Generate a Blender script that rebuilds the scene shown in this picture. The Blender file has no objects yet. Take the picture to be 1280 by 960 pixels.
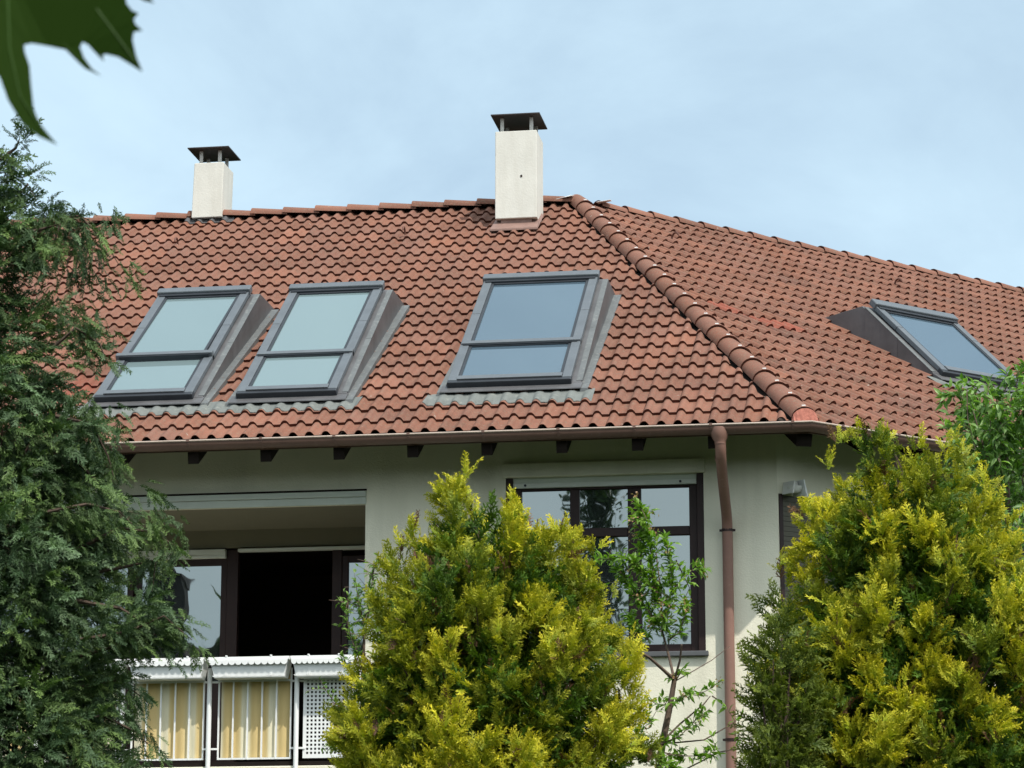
import bpy, bmesh, math, random
import numpy as np
from math import sin, cos, tan, pi, radians, sqrt
from mathutils import Vector, Matrix
rnd = random.Random(7)
S = bpy.context.scene
col = S.collection

# ------------------------------------------------------------------ camera
FPX, PIT, YAW = 3500.0, 0.2132349, -0.1576163
EYE = 1.7
F_ = np.array([sin(YAW)*cos(PIT), cos(YAW)*cos(PIT), sin(PIT)])
R_ = np.array([cos(YAW), -sin(YAW), 0.0])
U_ = np.cross(R_, F_)
cd = bpy.data.cameras.new('camera'); cam = bpy.data.objects.new('camera', cd); col.objects.link(cam)
cd.sensor_width = 36.0; cd.lens = FPX/1280*36.0
cd.clip_start = 0.1; cd.clip_end = 3000
cam.matrix_world = Matrix(((R_[0], U_[0], -F_[0], 0), (R_[1], U_[1], -F_[1], 0), (R_[2], U_[2], -F_[2], EYE), (0, 0, 0, 1)))
cd.dof.use_dof = True; cd.dof.focus_distance = 25.0; cd.dof.aperture_fstop = 15.0
S.camera = cam
def at(x, y, Y):
    """point of the plane Y metres in front of the viewer that the photograph shows at pixel x, y"""
    d = F_ + R_*(x-640)/FPX - U_*(y-480)/FPX
    return d*(Y/d[1]) + np.array([0, 0, EYE])

# ------------------------------------------------------------------ world, sun, exposure
SUN = Vector((0.83, -1.0, 1.9)).normalized()
W = bpy.data.worlds.new("World"); S.world = W; W.use_nodes = True
nt = W.node_tree; N = nt.nodes; Lk = nt.links; N.clear()
out = N.new('ShaderNodeOutputWorld'); bg = N.new('ShaderNodeBackground'); bg.inputs[1].default_value = 0.11
sky = N.new('ShaderNodeTexSky'); sky.sky_type = 'NISHITA'; sky.sun_disc = False
sky.sun_elevation = math.asin(SUN.z); sky.sun_rotation = math.atan2(SUN.x, SUN.y)
sky.air_density = 1.0; sky.dust_density = 0.6; sky.ozone_density = 1.6
tc = N.new('ShaderNodeTexCoord'); mp = N.new('ShaderNodeMapping'); mp.inputs['Scale'].default_value = (1.0, 1.0, 1.7)
mp.inputs['Rotation'].default_value = (0.15, 0.1, 0.4)
n1 = N.new('ShaderNodeTexNoise'); n1.inputs['Scale'].default_value = 5.5; n1.inputs['Detail'].default_value = 9; n1.inputs['Roughness'].default_value = 0.55; n1.inputs['Distortion'].default_value = 0.3
cr = N.new('ShaderNodeMapRange'); cr.inputs['From Min'].default_value = 0.33; cr.inputs['From Max'].default_value = 0.68
cr.inputs['To Min'].default_value = 0.42; cr.inputs['To Max'].default_value = 0.76
sx = N.new('ShaderNodeSeparateXYZ')
hz = N.new('ShaderNodeMapRange'); hz.inputs['From Min'].default_value = 0.12; hz.inputs['From Max'].default_value = 0.40
hz.inputs['To Min'].default_value = 0.30; hz.inputs['To Max'].default_value = -0.06
ad = N.new('ShaderNodeMath'); ad.operation = 'ADD'; ad.use_clamp = True
mx = N.new('ShaderNodeMix'); mx.data_type = 'RGBA'; mx.inputs['B'].default_value = (7.2, 9.45, 10.8, 1)
Lk.new(tc.outputs['Generated'], mp.inputs['Vector']); Lk.new(mp.outputs[0], n1.inputs['Vector']); Lk.new(n1.outputs['Fac'], cr.inputs['Value'])
Lk.new(tc.outputs['Generated'], sx.inputs[0]); Lk.new(sx.outputs['Z'], hz.inputs['Value'])
Lk.new(cr.outputs[0], ad.inputs[0]); Lk.new(hz.outputs[0], ad.inputs[1]); Lk.new(ad.outputs[0], mx.inputs['Factor'])
dt = N.new('ShaderNodeVectorMath'); dt.operation = 'DOT_PRODUCT'; dt.inputs[1].default_value = tuple(SUN); Lk.new(tc.outputs['Generated'], dt.inputs[0])
mxm = N.new('ShaderNodeMath'); mxm.operation = 'MAXIMUM'; mxm.inputs[1].default_value = 0.0; Lk.new(dt.outputs['Value'], mxm.inputs[0])
pw = N.new('ShaderNodeMath'); pw.operation = 'POWER'; pw.inputs[1].default_value = 1.7; Lk.new(mxm.outputs[0], pw.inputs[0])
gl = N.new('ShaderNodeVectorMath'); gl.operation = 'SCALE'; gl.inputs[0].default_value = (2.1, 1.5, 1.05); Lk.new(pw.outputs[0], gl.inputs['Scale'])
g1_ = N.new('ShaderNodeVectorMath'); g1_.operation = 'ADD'; g1_.inputs[1].default_value = (1, 1, 1); Lk.new(gl.outputs[0], g1_.inputs[0])
sc = N.new('ShaderNodeVectorMath'); sc.operation = 'MULTIPLY'; Lk.new(mx.outputs['Result'], sc.inputs[0]); Lk.new(g1_.outputs[0], sc.inputs[1])
Lk.new(sky.outputs[0], mx.inputs['A']); Lk.new(sc.outputs[0], bg.inputs[0]); Lk.new(bg.outputs[0], out.inputs[0])
sd = bpy.data.lights.new('sun', 'SUN'); sd.energy = 4.0; sd.angle = radians(0.6); sd.color = (1.0, 0.95, 0.87)
so = bpy.data.objects.new('sun', sd); col.objects.link(so); so.rotation_euler = SUN.to_track_quat('Z', 'Y').to_euler()
S.view_settings.view_transform = 'Standard'; S.view_settings.look = 'None'; S.view_settings.exposure = 0.0; S.view_settings.gamma = 1.0
S.render.engine = 'CYCLES'
S.cycles.max_bounces = 8; S.cycles.diffuse_bounces = 3; S.cycles.transparent_max_bounces = 8

# ------------------------------------------------------------------ materials
def mat(name, c, rough=0.8, spec=0.3, metal=0.0, var=0.12, vs=3.0, bump=0.0, bs=60.0, speck=None, attr=None, grime=None):
    m = bpy.data.materials.new(name); m.use_nodes = True; t = m.node_tree; n = t.nodes; b = n['Principled BSDF']
    b.inputs['Roughness'].default_value = rough; b.inputs['Specular IOR Level'].default_value = spec; b.inputs['Metallic'].default_value = metal
    g = n.new('ShaderNodeNewGeometry')
    a = n.new('ShaderNodeTexNoise'); a.inputs['Scale'].default_value = vs; a.inputs['Detail'].default_value = 6; a.inputs['Roughness'].default_value = 0.65
    t.links.new(g.outputs['Position'], a.inputs['Vector'])
    mr = n.new('ShaderNodeMapRange'); mr.inputs['From Min'].default_value = 0.3; mr.inputs['From Max'].default_value = 0.7
    mr.inputs['To Min'].default_value = 1-var; mr.inputs['To Max'].default_value = 1+var
    t.links.new(a.outputs['Fac'], mr.inputs['Value'])
    vm = n.new('ShaderNodeVectorMath'); vm.operation = 'SCALE'; vm.inputs[0].default_value = c[:3]
    t.links.new(mr.outputs[0], vm.inputs['Scale']); cur = vm.outputs[0]
    if attr:                                   # per-piece shade carried by the mesh
        at_ = n.new('ShaderNodeAttribute'); at_.attribute_name = attr
        v2 = n.new('ShaderNodeVectorMath'); v2.operation = 'MULTIPLY'
        t.links.new(cur, v2.inputs[0]); t.links.new(at_.outputs['Color'], v2.inputs[1]); cur = v2.outputs[0]
    for (sc, lo, hi, cc, amt) in (speck or []):
        s = n.new('ShaderNodeTexNoise'); s.inputs['Scale'].default_value = sc; s.inputs['Detail'].default_value = 3
        t.links.new(g.outputs['Position'], s.inputs['Vector'])
        r = n.new('ShaderNodeMapRange'); r.inputs['From Min'].default_value = lo; r.inputs['From Max'].default_value = hi; r.inputs['To Max'].default_value = amt
        t.links.new(s.outputs['Fac'], r.inputs['Value'])
        k = n.new('ShaderNodeMix'); k.data_type = 'RGBA'; k.inputs['B'].default_value = (*cc, 1)
        t.links.new(r.outputs[0], k.inputs['Factor']); t.links.new(cur, k.inputs['A']); cur = k.outputs['Result']
    if grime:                                  # runs of dirt, stretched downwards
        mpp = n.new('ShaderNodeMapping'); mpp.inputs['Scale'].default_value = (1, 1, 0.12)
        s = n.new('ShaderNodeTexNoise'); s.inputs['Scale'].default_value = grime[0]; s.inputs['Detail'].default_value = 5
        t.links.new(g.outputs['Position'], mpp.inputs[0]); t.links.new(mpp.outputs[0], s.inputs['Vector'])
        r = n.new('ShaderNodeMapRange'); r.inputs['From Min'].default_value = 0.45; r.inputs['From Max'].default_value = 0.75; r.inputs['To Max'].default_value = grime[2]
        t.links.new(s.outputs['Fac'], r.inputs['Value'])
        k = n.new('ShaderNodeMix'); k.data_type = 'RGBA'; k.inputs['B'].default_value = (*grime[1], 1)
        t.links.new(r.outputs[0], k.inputs['Factor']); t.links.new(cur, k.inputs['A']); cur = k.outputs['Result']
    t.links.new(cur, b.inputs['Base Color'])
    if bump:
        s = n.new('ShaderNodeTexNoise'); s.inputs['Scale'].default_value = bs; s.inputs['Detail'].default_value = 4
        t.links.new(g.outputs['Position'], s.inputs['Vector'])
        bm_ = n.new('ShaderNodeBump'); bm_.inputs['Strength'].default_value = 1.0; bm_.inputs['Distance'].default_value = bump
        t.links.new(s.outputs['Fac'], bm_.inputs['Height']); t.links.new(bm_.outputs[0], b.inputs['Normal'])
    return m
def glass(name, refl, body, tint=(0.9, 0.95, 1.0), wav=0.0):
    m = bpy.data.materials.new(name); m.use_nodes = True; t = m.node_tree; n = t.nodes; b = n['Principled BSDF']
    b.inputs['Base Color'].default_value = (*body, 1); b.inputs['Roughness'].default_value = 0.5; b.inputs['Specular IOR Level'].default_value = 0.0
    g = n.new('ShaderNodeBsdfGlossy'); g.inputs['Roughness'].default_value = 0.01; g.inputs['Color'].default_value = (*tint, 1)
    lw = n.new('ShaderNodeFresnel'); lw.inputs['IOR'].default_value = 1.6
    mr = n.new('ShaderNodeMapRange'); mr.inputs['To Min'].default_value = refl; mr.inputs['To Max'].default_value = 1.0
    t.links.new(lw.outputs[0], mr.inputs['Value'])
    ms = n.new('ShaderNodeMixShader'); t.links.new(mr.outputs[0], ms.inputs[0]); t.links.new(b.outputs[0], ms.inputs[1]); t.links.new(g.outputs[0], ms.inputs[2])
    if wav:
        geo = n.new('ShaderNodeNewGeometry'); s = n.new('ShaderNodeTexNoise'); s.inputs['Scale'].default_value = 2.5; s.inputs['Detail'].default_value = 1
        t.links.new(geo.outputs['Position'], s.inputs['Vector'])
        bm_ = n.new('ShaderNodeBump'); bm_.inputs['Strength'].default_value = 1.0; bm_.inputs['Distance'].default_value = wav
        t.links.new(s.outputs['Fac'], bm_.inputs['Height']); t.links.new(bm_.outputs[0], g.inputs['Normal'])
    t.links.new(ms.outputs[0], n['Material Output'].inputs[0])
    return m
def leafmat(name, transl=0.35, gloss=0.25, rough=0.5, tmul=(1.1, 1.25, 0.5)):
    m = bpy.data.materials.new(name); m.use_nodes = True; t = m.node_tree; n = t.nodes; b = n['Principled BSDF']
    a = n.new('ShaderNodeAttribute'); a.attribute_name = 'tint'
    b.inputs['Roughness'].default_value = rough; b.inputs['Specular IOR Level'].default_value = gloss
    tr = n.new('ShaderNodeBsdfTranslucent'); ml = n.new('ShaderNodeVectorMath'); ml.operation = 'MULTIPLY'; ml.inputs[1].default_value = tmul
    t.links.new(a.outputs['Color'], b.inputs['Base Color']); t.links.new(a.outputs['Color'], ml.inputs[0]); t.links.new(ml.outputs[0], tr.inputs['Color'])
    ms = n.new('ShaderNodeMixShader'); ms.inputs[0].default_value = transl
    t.links.new(b.outputs[0], ms.inputs[1]); t.links.new(tr.outputs[0], ms.inputs[2]); t.links.new(ms.outputs[0], n['Material Output'].inputs[0])
    return m
M = {}
TS = [(60, 0.50, 0.72, (0.26, 0.095, 0.055), 0.55), (42, 0.52, 0.74, (0.19, 0.155, 0.11), 0.6), (38, 0.60, 0.78, (0.12, 0.075, 0.055), 0.55), (9, 0.58, 0.75, (0.13, 0.085, 0.062), 0.45), (120, 0.55, 0.8, (0.42, 0.27, 0.20), 0.35), (14, 0.72, 0.76, (0.40, 0.38, 0.33), 0.6)]
M['tile'] = mat('roof_tile_clay', (0.180, 0.083, 0.058), 0.85, 0.22, var=0.26, vs=1.3, bump=0.0015, bs=150, speck=TS, attr='tv')
M['lip'] = mat('shaded_tile_edge', (0.085, 0.030, 0.020), 0.9, 0.1, var=0.2, vs=6, speck=TS[2:4], attr='tv')  # tile clay darkened to put shade into the front edges
M['redpatch'] = mat('red_mortar', (0.36, 0.135, 0.10), 0.85, 0.2, var=0.35, vs=30, bump=0.004, bs=40)
M['deck'] = mat('roof_deck_felt', (0.05, 0.04, 0.035), 0.9)
M['plaster'] = mat('cream_plaster', (0.76, 0.735, 0.60), 0.92, 0.15, var=0.035, vs=1.2, bump=0.0035, bs=75, grime=(3.0, (0.44, 0.42, 0.33), 0.42))
M['chimney'] = mat('chimney_plaster', (0.63, 0.622, 0.57), 0.9, 0.15, var=0.05, vs=4, bump=0.002, bs=50, grime=(9.0, (0.46, 0.44, 0.38), 0.38))
M['soffit'] = mat('soffit_boards', (0.085, 0.075, 0.05), 0.85, var=0.15, vs=6)
M['rafter'] = mat('dark_stained_timber', (0.016, 0.012, 0.010), 0.85, 0.1, var=0.3, vs=9)
M['frame'] = mat('dark_brown_frame', (0.026, 0.013, 0.012), 0.5, 0.25, var=0.15, vs=8)
M['gutter'] = mat('brown_gutter', (0.135, 0.080, 0.062), 0.5, 0.35, var=0.13, vs=4, speck=[(30, 0.62, 0.8, (0.24, 0.19, 0.16), 0.4)])
M['bead'] = mat('gutter_bead', (0.46, 0.37, 0.31), 0.45, 0.4, var=0.15, vs=6)
M['pipe'] = mat('brown_downpipe', (0.23, 0.125, 0.095), 0.5, 0.35, var=0.10, vs=3, speck=[(40, 0.6, 0.8, (0.34, 0.26, 0.22), 0.3)])
M['alu'] = mat('grey_window_cladding', (0.120, 0.136, 0.152), 0.42, 0.5, 0.25, var=0.12, vs=5, speck=[(45, 0.6, 0.8, (0.3, 0.3, 0.29), 0.3)])
M['aludark'] = mat('anthracite_cladding', (0.035, 0.040, 0.048), 0.4, 0.4, 0.3, var=0.15, vs=5)
M['cheek'] = mat('grey_cheek_metal', (0.125, 0.125, 0.130), 0.48, 0.4, 0.35, var=0.22, vs=3, grime=(6.0, (0.08, 0.075, 0.08), 0.45))
M['flash'] = mat('pale_flashing', (0.130, 0.140, 0.143), 0.6, 0.35, 0.2, var=0.15, vs=6, speck=[(25, 0.55, 0.75, (0.28, 0.29, 0.27), 0.5)])
M['lead'] = mat('weathered_lead', (0.150, 0.163, 0.155), 0.7, 0.3, 0.1, var=0.14, vs=7, speck=[(22, 0.58, 0.72, (0.25, 0.26, 0.23), 0.5), (50, 0.62, 0.8, (0.2, 0.2, 0.17), 0.5)], bump=0.003, bs=25)
M['capmetal'] = mat('chimney_cap_metal', (0.042, 0.034, 0.033), 0.55, 0.3, 0.2, var=0.25, vs=9)
M['capgrey'] = mat('galvanised_post', (0.42, 0.40, 0.37), 0.5, 0.4, 0.4, var=0.15, vs=12)
M['capflash'] = mat('brown_base_flashing', (0.24, 0.15, 0.125), 0.6, 0.3, 0.1, var=0.15, vs=9)
M['white'] = mat('white_plastic', (0.80, 0.81, 0.80), 0.45, 0.4, var=0.03, vs=5, speck=[(35, 0.62, 0.8, (0.55, 0.54, 0.48), 0.25)])
M['shutter'] = mat('pale_shutter_slat', (0.62, 0.65, 0.60), 0.5, 0.35, var=0.04, vs=5)
M['band'] = mat('pale_lintel_band', (0.52, 0.56, 0.50), 0.6, 0.3, var=0.05, vs=5)
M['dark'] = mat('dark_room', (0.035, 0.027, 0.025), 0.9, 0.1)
M['sill'] = mat('dark_stone_sill', (0.10, 0.105, 0.11), 0.6, 0.3, var=0.1)
M['inner'] = mat('shade_toned_plaster', (0.21, 0.20, 0.15), 0.92, 0.1, var=0.04)  # plaster colour darkened to imitate shade inside the recess
M['bark'] = mat('bark', (0.085, 0.062, 0.048), 0.9, 0.1, var=0.3, vs=14, bump=0.006, bs=30)
M['bark2'] = mat('grey_brown_bark', (0.13, 0.095, 0.075), 0.85, 0.1, var=0.3, vs=18, bump=0.003, bs=50)
M['pane_a'] = glass('skylight_glass_blind', 0.11, (0.15, 0.205, 0.215), (0.80, 0.92, 0.94))
M['pane_b'] = glass('skylight_glass_blue', 0.11, (0.062, 0.095, 0.125), (0.80, 0.92, 1.0))
M['pane'] = glass('window_glass', 0.21, (0.025, 0.03, 0.03), (0.85, 0.93, 0.95), wav=0.0012)
M['lampw'] = mat('white_lamp_housing', (0.68, 0.68, 0.64), 0.4, 0.4, var=0.04)
M['grass'] = mat('lawn', (0.020, 0.030, 0.012), 0.95, 0.1, var=0.35, vs=0.8, bump=0.02, bs=12)
M['paving'] = mat('terrace_paving', (0.16, 0.15, 0.13), 0.9, 0.2, var=0.12, vs=2)
def stripes():
    m = mat('striped_awning_cloth', (0.7, 0.6, 0.35), 0.85, 0.15); t = m.node_tree; n = t.nodes; b = n['Principled BSDF']
    tcn = n.new('ShaderNodeTexCoord'); sp = n.new('ShaderNodeSeparateXYZ'); t.links.new(tcn.outputs['Object'], sp.inputs[0])
    mu = n.new('ShaderNodeMath'); mu.operation = 'MULTIPLY'; mu.inputs[1].default_value = 1/0.245
    fr = n.new('ShaderNodeMath'); fr.operation = 'FRACT'
    t.links.new(sp.outputs['X'], mu.inputs[0]); t.links.new(mu.outputs[0], fr.inputs[0])
    r = n.new('ShaderNodeValToRGB'); t.links.new(fr.outputs[0], r.inputs[0]); e = r.color_ramp.elements
    Y = (0.62, 0.475, 0.22, 1); C = (0.72, 0.67, 0.49, 1); Y2 = (0.66, 0.54, 0.29, 1)
    e[0].position = 0.0; e[0].color = Y; e[1].position = 1.0; e[1].color = Y
    for ps, c in ((0.42, Y), (0.55, Y2), (0.62, C), (0.86, C), (0.93, Y2)):
        x = e.new(ps); x.color = c
    t.links.new(r.outputs[0], b.inputs['Base Color'])
    return m
M['stripes'] = stripes()

# ------------------------------------------------------------------ mesh helpers
class MB:
    def __init__(s): s.v = []; s.f = []; s.m = []; s.cur = 0
    def add(s, vs, fs):
        o = len(s.v); s.v += [tuple(map(float, x)) for x in vs]
        for f in fs: s.f.append([i+o for i in f]); s.m.append(s.cur)
    def hexa(s, p):       # 8 points: bottom ring 0-3, top ring 4-7
        s.add(p, [(3, 2, 1, 0), (4, 5, 6, 7), (0, 1, 5, 4), (1, 2, 6, 5), (2, 3, 7, 6), (3, 0, 4, 7)])
    def box(s, x0, x1, y0, y1, z0, z1, f=None):
        p = [(x0, y0, z0), (x1, y0, z0), (x1, y1, z0), (x0, y1, z0), (x0, y0, z1), (x1, y0, z1), (x1, y1, z1), (x0, y1, z1)]
        s.hexa([f(*q) for q in p] if f else p)
    def prism(s, prof, a0, a1, f):        # prof: list of 2-D points; f(a, p, q) -> xyz
        n = len(prof); vs = [f(a0, *q) for q in prof]+[f(a1, *q) for q in prof]
        s.add(vs, [tuple(range(n))[::-1], tuple(range(n, 2*n))]+[(i, (i+1) % n, n+(i+1) % n, n+i) for i in range(n)])
    def tube(s, pts, rad, n=8, caps=True):
        pts = [Vector(p) for p in pts]; rads = rad if isinstance(rad, (list, tuple)) else [rad]*len(pts)
        o = len(s.v); prev = None
        for i, p in enumerate(pts):
            d = (pts[min(i+1, len(pts)-1)]-pts[max(i-1, 0)]).normalized()
            if prev is None: a = d.orthogonal().normalized()
            else: a = (prev-d*prev.dot(d)).normalized()
            prev = a; b = d.cross(a)
            for k in range(n):
                t = 2*pi*k/n; q = p+(a*cos(t)+b*sin(t))*rads[i]; s.v.append(tuple(q))
        for i in range(len(pts)-1):
            for k in range(n):
                s.f.append([o+i*n+k, o+i*n+(k+1) % n, o+(i+1)*n+(k+1) % n, o+(i+1)*n+k]); s.m.append(s.cur)
        if caps:
            s.f.append([o+k for k in range(n)][::-1]); s.m.append(s.cur)
            s.f.append([o+(len(pts)-1)*n+k for k in range(n)]); s.m.append(s.cur)
    def mesh(s, name, mats, smooth=False):
        me = bpy.data.meshes.new(name); me.from_pydata(s.v, [], s.f)
        for m in (mats if isinstance(mats, (list, tuple)) else [mats]): me.materials.append(m)
        me.polygons.foreach_set('material_index', s.m)
        if smooth: me.polygons.foreach_set('use_smooth', [True]*len(s.f))
        me.update(); return me
    def build(s, name, mats, parent=None, smooth=False, bevel=0, label=None):
        o = link(name, s.mesh(name, mats, smooth), parent)
        if bevel:
            b = o.modifiers.new('bevel', 'BEVEL'); b.width = bevel; b.segments = 2; b.limit_method = 'ANGLE'
        if smooth: autosmooth(o)
        if label: o['label'] = label
        return o
def autosmooth(o, ang=40):
    me = o.data; bm = bmesh.new(); bm.from_mesh(me); bm.normal_update()
    for e in bm.edges:
        if len(e.link_faces) == 2 and e.calc_face_angle(0) > radians(ang): e.smooth = False
    bm.to_mesh(me); bm.free()
def link(name, data, parent=None):
    o = bpy.data.objects.new(name, data); col.objects.link(o); o.parent = parent; return o
def tag(o, label=None, cat=None, group=None, kind=None):
    for k, v in (('label', label), ('category', cat), ('group', group), ('kind', kind)):
        if v: o[k] = v
    return o

# ------------------------------------------------------------------ house frame
C0 = Vector((-1.205245, 23.904975, 4.861977+EYE)); HZ = C0.z
G, P, B = 0.3405507, radians(30), radians(45)
TB = tan(B/2); cp, sp_ = cos(P), sin(P)
def FV(u, v, z): return (u, v, z+HZ)                                   # front wing: along eave, depth, height over eave
def WV(s, t, z): return (s*cos(B)-t*sin(B), s*sin(B)+t*cos(B), z+HZ)   # side wing, turned 45 degrees back
RUN = 24.0*G*cp; RISE = 24.0*G*sp_; UL, SR = -11.0, 12.0
root = link('house', None); root.location = (C0.x, C0.y, 0)
tag(root, 'cream plastered house with red tiled roof, roof windows and a loggia balcony', 'house')
def sweep(mb, prof, ul=UL, sr=SR, closed=False, caps=False):
    """profile of (setback, height) points swept along the front eave, round the corner and along the side eave"""
    o = len(mb.v); n = len(prof)
    for (w, z) in prof: mb.v.append(FV(ul, w, z))
    for (w, z) in prof: mb.v.append(FV(-w*TB, w, z))
    for (w, z) in prof: mb.v.append(WV(sr, w, z))
    for k in range(2):
        for i in range(n if closed else n-1):
            j = (i+1) % n; mb.f.append([o+k*n+i, o+k*n+j, o+(k+1)*n+j, o+(k+1)*n+i]); mb.m.append(mb.cur)
    if caps:
        mb.f.append([o+i for i in range(n)][::-1]); mb.m.append(mb.cur); mb.f.append([o+2*n+i for i in range(n)]); mb.m.append(mb.cur)

# walls -------------------------------------------------------------
WB = 0.78
def grid_wall(mb, us, zs, holes, v0, dep_, f):
    """wall face with openings, plus their reveals"""
    us = sorted(set(us+[h[0] for h in holes]+[h[1] for h in holes])); zs = sorted(set(zs+[h[2] for h in holes]+[h[3] for h in holes]))
    idx = {}
    def vi(i, j):
        if (i, j) not in idx: idx[(i, j)] = len(mb.v); mb.v.append(f(us[i], v0, zs[j]))
        return idx[(i, j)]
    for i in range(len(us)-1):
        for j in range(len(zs)-1):
            cu, cz = (us[i]+us[i+1])/2, (zs[j]+zs[j+1])/2
            if any(h[0] < cu < h[1] and h[2] < cz < h[3] for h in holes): continue
            mb.f.append([vi(i, j), vi(i+1, j), vi(i+1, j+1), vi(i, j+1)]); mb.m.append(mb.cur)
    for (a, b, c, d) in [h[:4] for h in holes]:
        depth = dep_ if a > -8.8 else .03
        p = [f(a, v0, c), f(b, v0, c), f(b, v0, d), f(a, v0, d), f(a, v0+depth, c), f(b, v0+depth, c), f(b, v0+depth, d), f(a, v0+depth, d)]
        mb.add(p, [(0, 1, 5, 4), (1, 2, 6, 5), (2, 3, 7, 6), (3, 0, 4, 7)])
FLOOR = -HZ+0.02
w = MB()
LOG = (-8.9, -4.071, -2.96, -0.53); WIN = (-2.777, -0.98, -1.93, -0.30)
GW1 = (-3.9, -2.9, -5.2, -3.9); GW2 = (-2.2, -1.1, -5.2, -3.9)
grid_wall(w, [UL, -WB*TB], [FLOOR, 0.36], [LOG, WIN, GW1, GW2], WB, 0.30, FV)
SWIN = (0.338, 1.45, -2.75, -0.53); SW2 = (3.0, 4.6, -2.2, -0.6)
grid_wall(w, [WB*TB, SR-0.8], [FLOOR, 0.36], [SWIN, SW2], WB, 0.22, WV)
w.box(UL, UL+0.3, WB+0.301, RUN*2-WB, FLOOR, 0.1, FV)
w.add([FV(UL+.15, WB, 0.0), FV(UL+.15, RUN*2-WB, 0.0), FV(UL+.15, RUN, RISE-0.5)], [(0, 1, 2)])
w.add([WV(SR-.8, WB, FLOOR), WV(SR-.8, RUN*2-WB, FLOOR), WV(SR-.8, RUN*2-WB, 0.1), WV(SR-.8, RUN, RISE-0.4), WV(SR-.8, WB, 0.1)], [(0, 1, 2, 3, 4)])
sweep(w, [(RUN*2-WB, FLOOR), (RUN*2-WB, 0.3)], sr=SR-0.8)
w.build('wall', M['plaster'], root)

# dark rooms behind the openings
rm = MB()
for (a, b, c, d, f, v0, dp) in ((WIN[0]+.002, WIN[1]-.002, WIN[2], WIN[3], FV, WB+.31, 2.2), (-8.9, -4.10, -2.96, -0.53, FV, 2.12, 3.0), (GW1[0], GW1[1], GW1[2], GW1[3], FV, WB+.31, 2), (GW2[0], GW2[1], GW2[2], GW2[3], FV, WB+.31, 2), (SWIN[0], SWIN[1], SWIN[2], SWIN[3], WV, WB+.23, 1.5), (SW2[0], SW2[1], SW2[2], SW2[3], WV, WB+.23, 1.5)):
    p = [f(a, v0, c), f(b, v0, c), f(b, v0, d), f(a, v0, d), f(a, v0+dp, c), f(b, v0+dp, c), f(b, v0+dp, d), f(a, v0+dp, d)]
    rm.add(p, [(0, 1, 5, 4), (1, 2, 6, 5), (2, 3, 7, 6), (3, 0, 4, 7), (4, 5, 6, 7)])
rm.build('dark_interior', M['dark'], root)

# roof structure ------------------------------------------------------
DK = 0.088/cp     # vertical drop from tile crests to deck
r = MB()
sweep(r, [(0.0, -DK), (RUN, RISE-DK), (2*RUN, -DK), (2*RUN, -DK-0.03), (RUN, RISE-DK-0.03), (0.0, -DK-0.03)], closed=True, caps=True)
r.cur = 1
sweep(r, [(0.015, -DK-0.034+0.015*tan(P)), (WB+0.1, -DK-0.034+(WB+.1)*tan(P))])
r.cur = 2
sweep(r, [(-0.012, -DK-0.045), (-0.012, -DK-0.012), (0.0-0.001, -DK-0.012), (-0.001, -DK-0.045)], closed=True, caps=True)
roof = r.build('roof', [M['deck'], M['soffit'], M['gutter']], root)
tn = tan(P)
def rafter_mb(f, u):
    m = MB(); zt = lambda v: -DK-0.038+v*tn
    m.hexa([f(u-.05, .045, zt(.045)-.135), f(u+.05, .045, zt(.045)-.135), f(u+.05, WB-.002, zt(WB)-.135), f(u-.05, WB-.002, zt(WB)-.135),
            f(u-.05, .02, zt(.02)), f(u+.05, .02, zt(.02)), f(u+.05, WB-.002, zt(WB)), f(u-.05, WB-.002, zt(WB))])
    return m
for k in range(-5, 11): rafter_mb(FV, -0.82-0.668*(k+5)).build('rafter', M['rafter'], root, bevel=.004)
for k in range(0, 13): rafter_mb(WV, 0.75+0.668*k).build('rafter', M['rafter'], root, bevel=.004)
hr = MB()    # hip rafter at the corner
def hipP(w, side, dz):
    a = Vector((-w*TB, w, 0)); d = Vector((-TB, 1, 0)).normalized(); nrm = Vector((d.y, -d.x, 0)); q = a+nrm*side
    return (q.x, q.y, HZ-DK-0.04+w*tn+dz)
hr.hexa([hipP(.10, -.07, -.16), hipP(.10, .07, -.16), hipP(WB+.05, .07, -.16), hipP(WB+.05, -.07, -.16), hipP(.06, -.07, -.02), hipP(.06, .07, -.02), hipP(WB+.05, .07, -.02), hipP(WB+.05, -.07, -.02)])
hr.build('hip_rafter', M['rafter'], root, bevel=.004)

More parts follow.
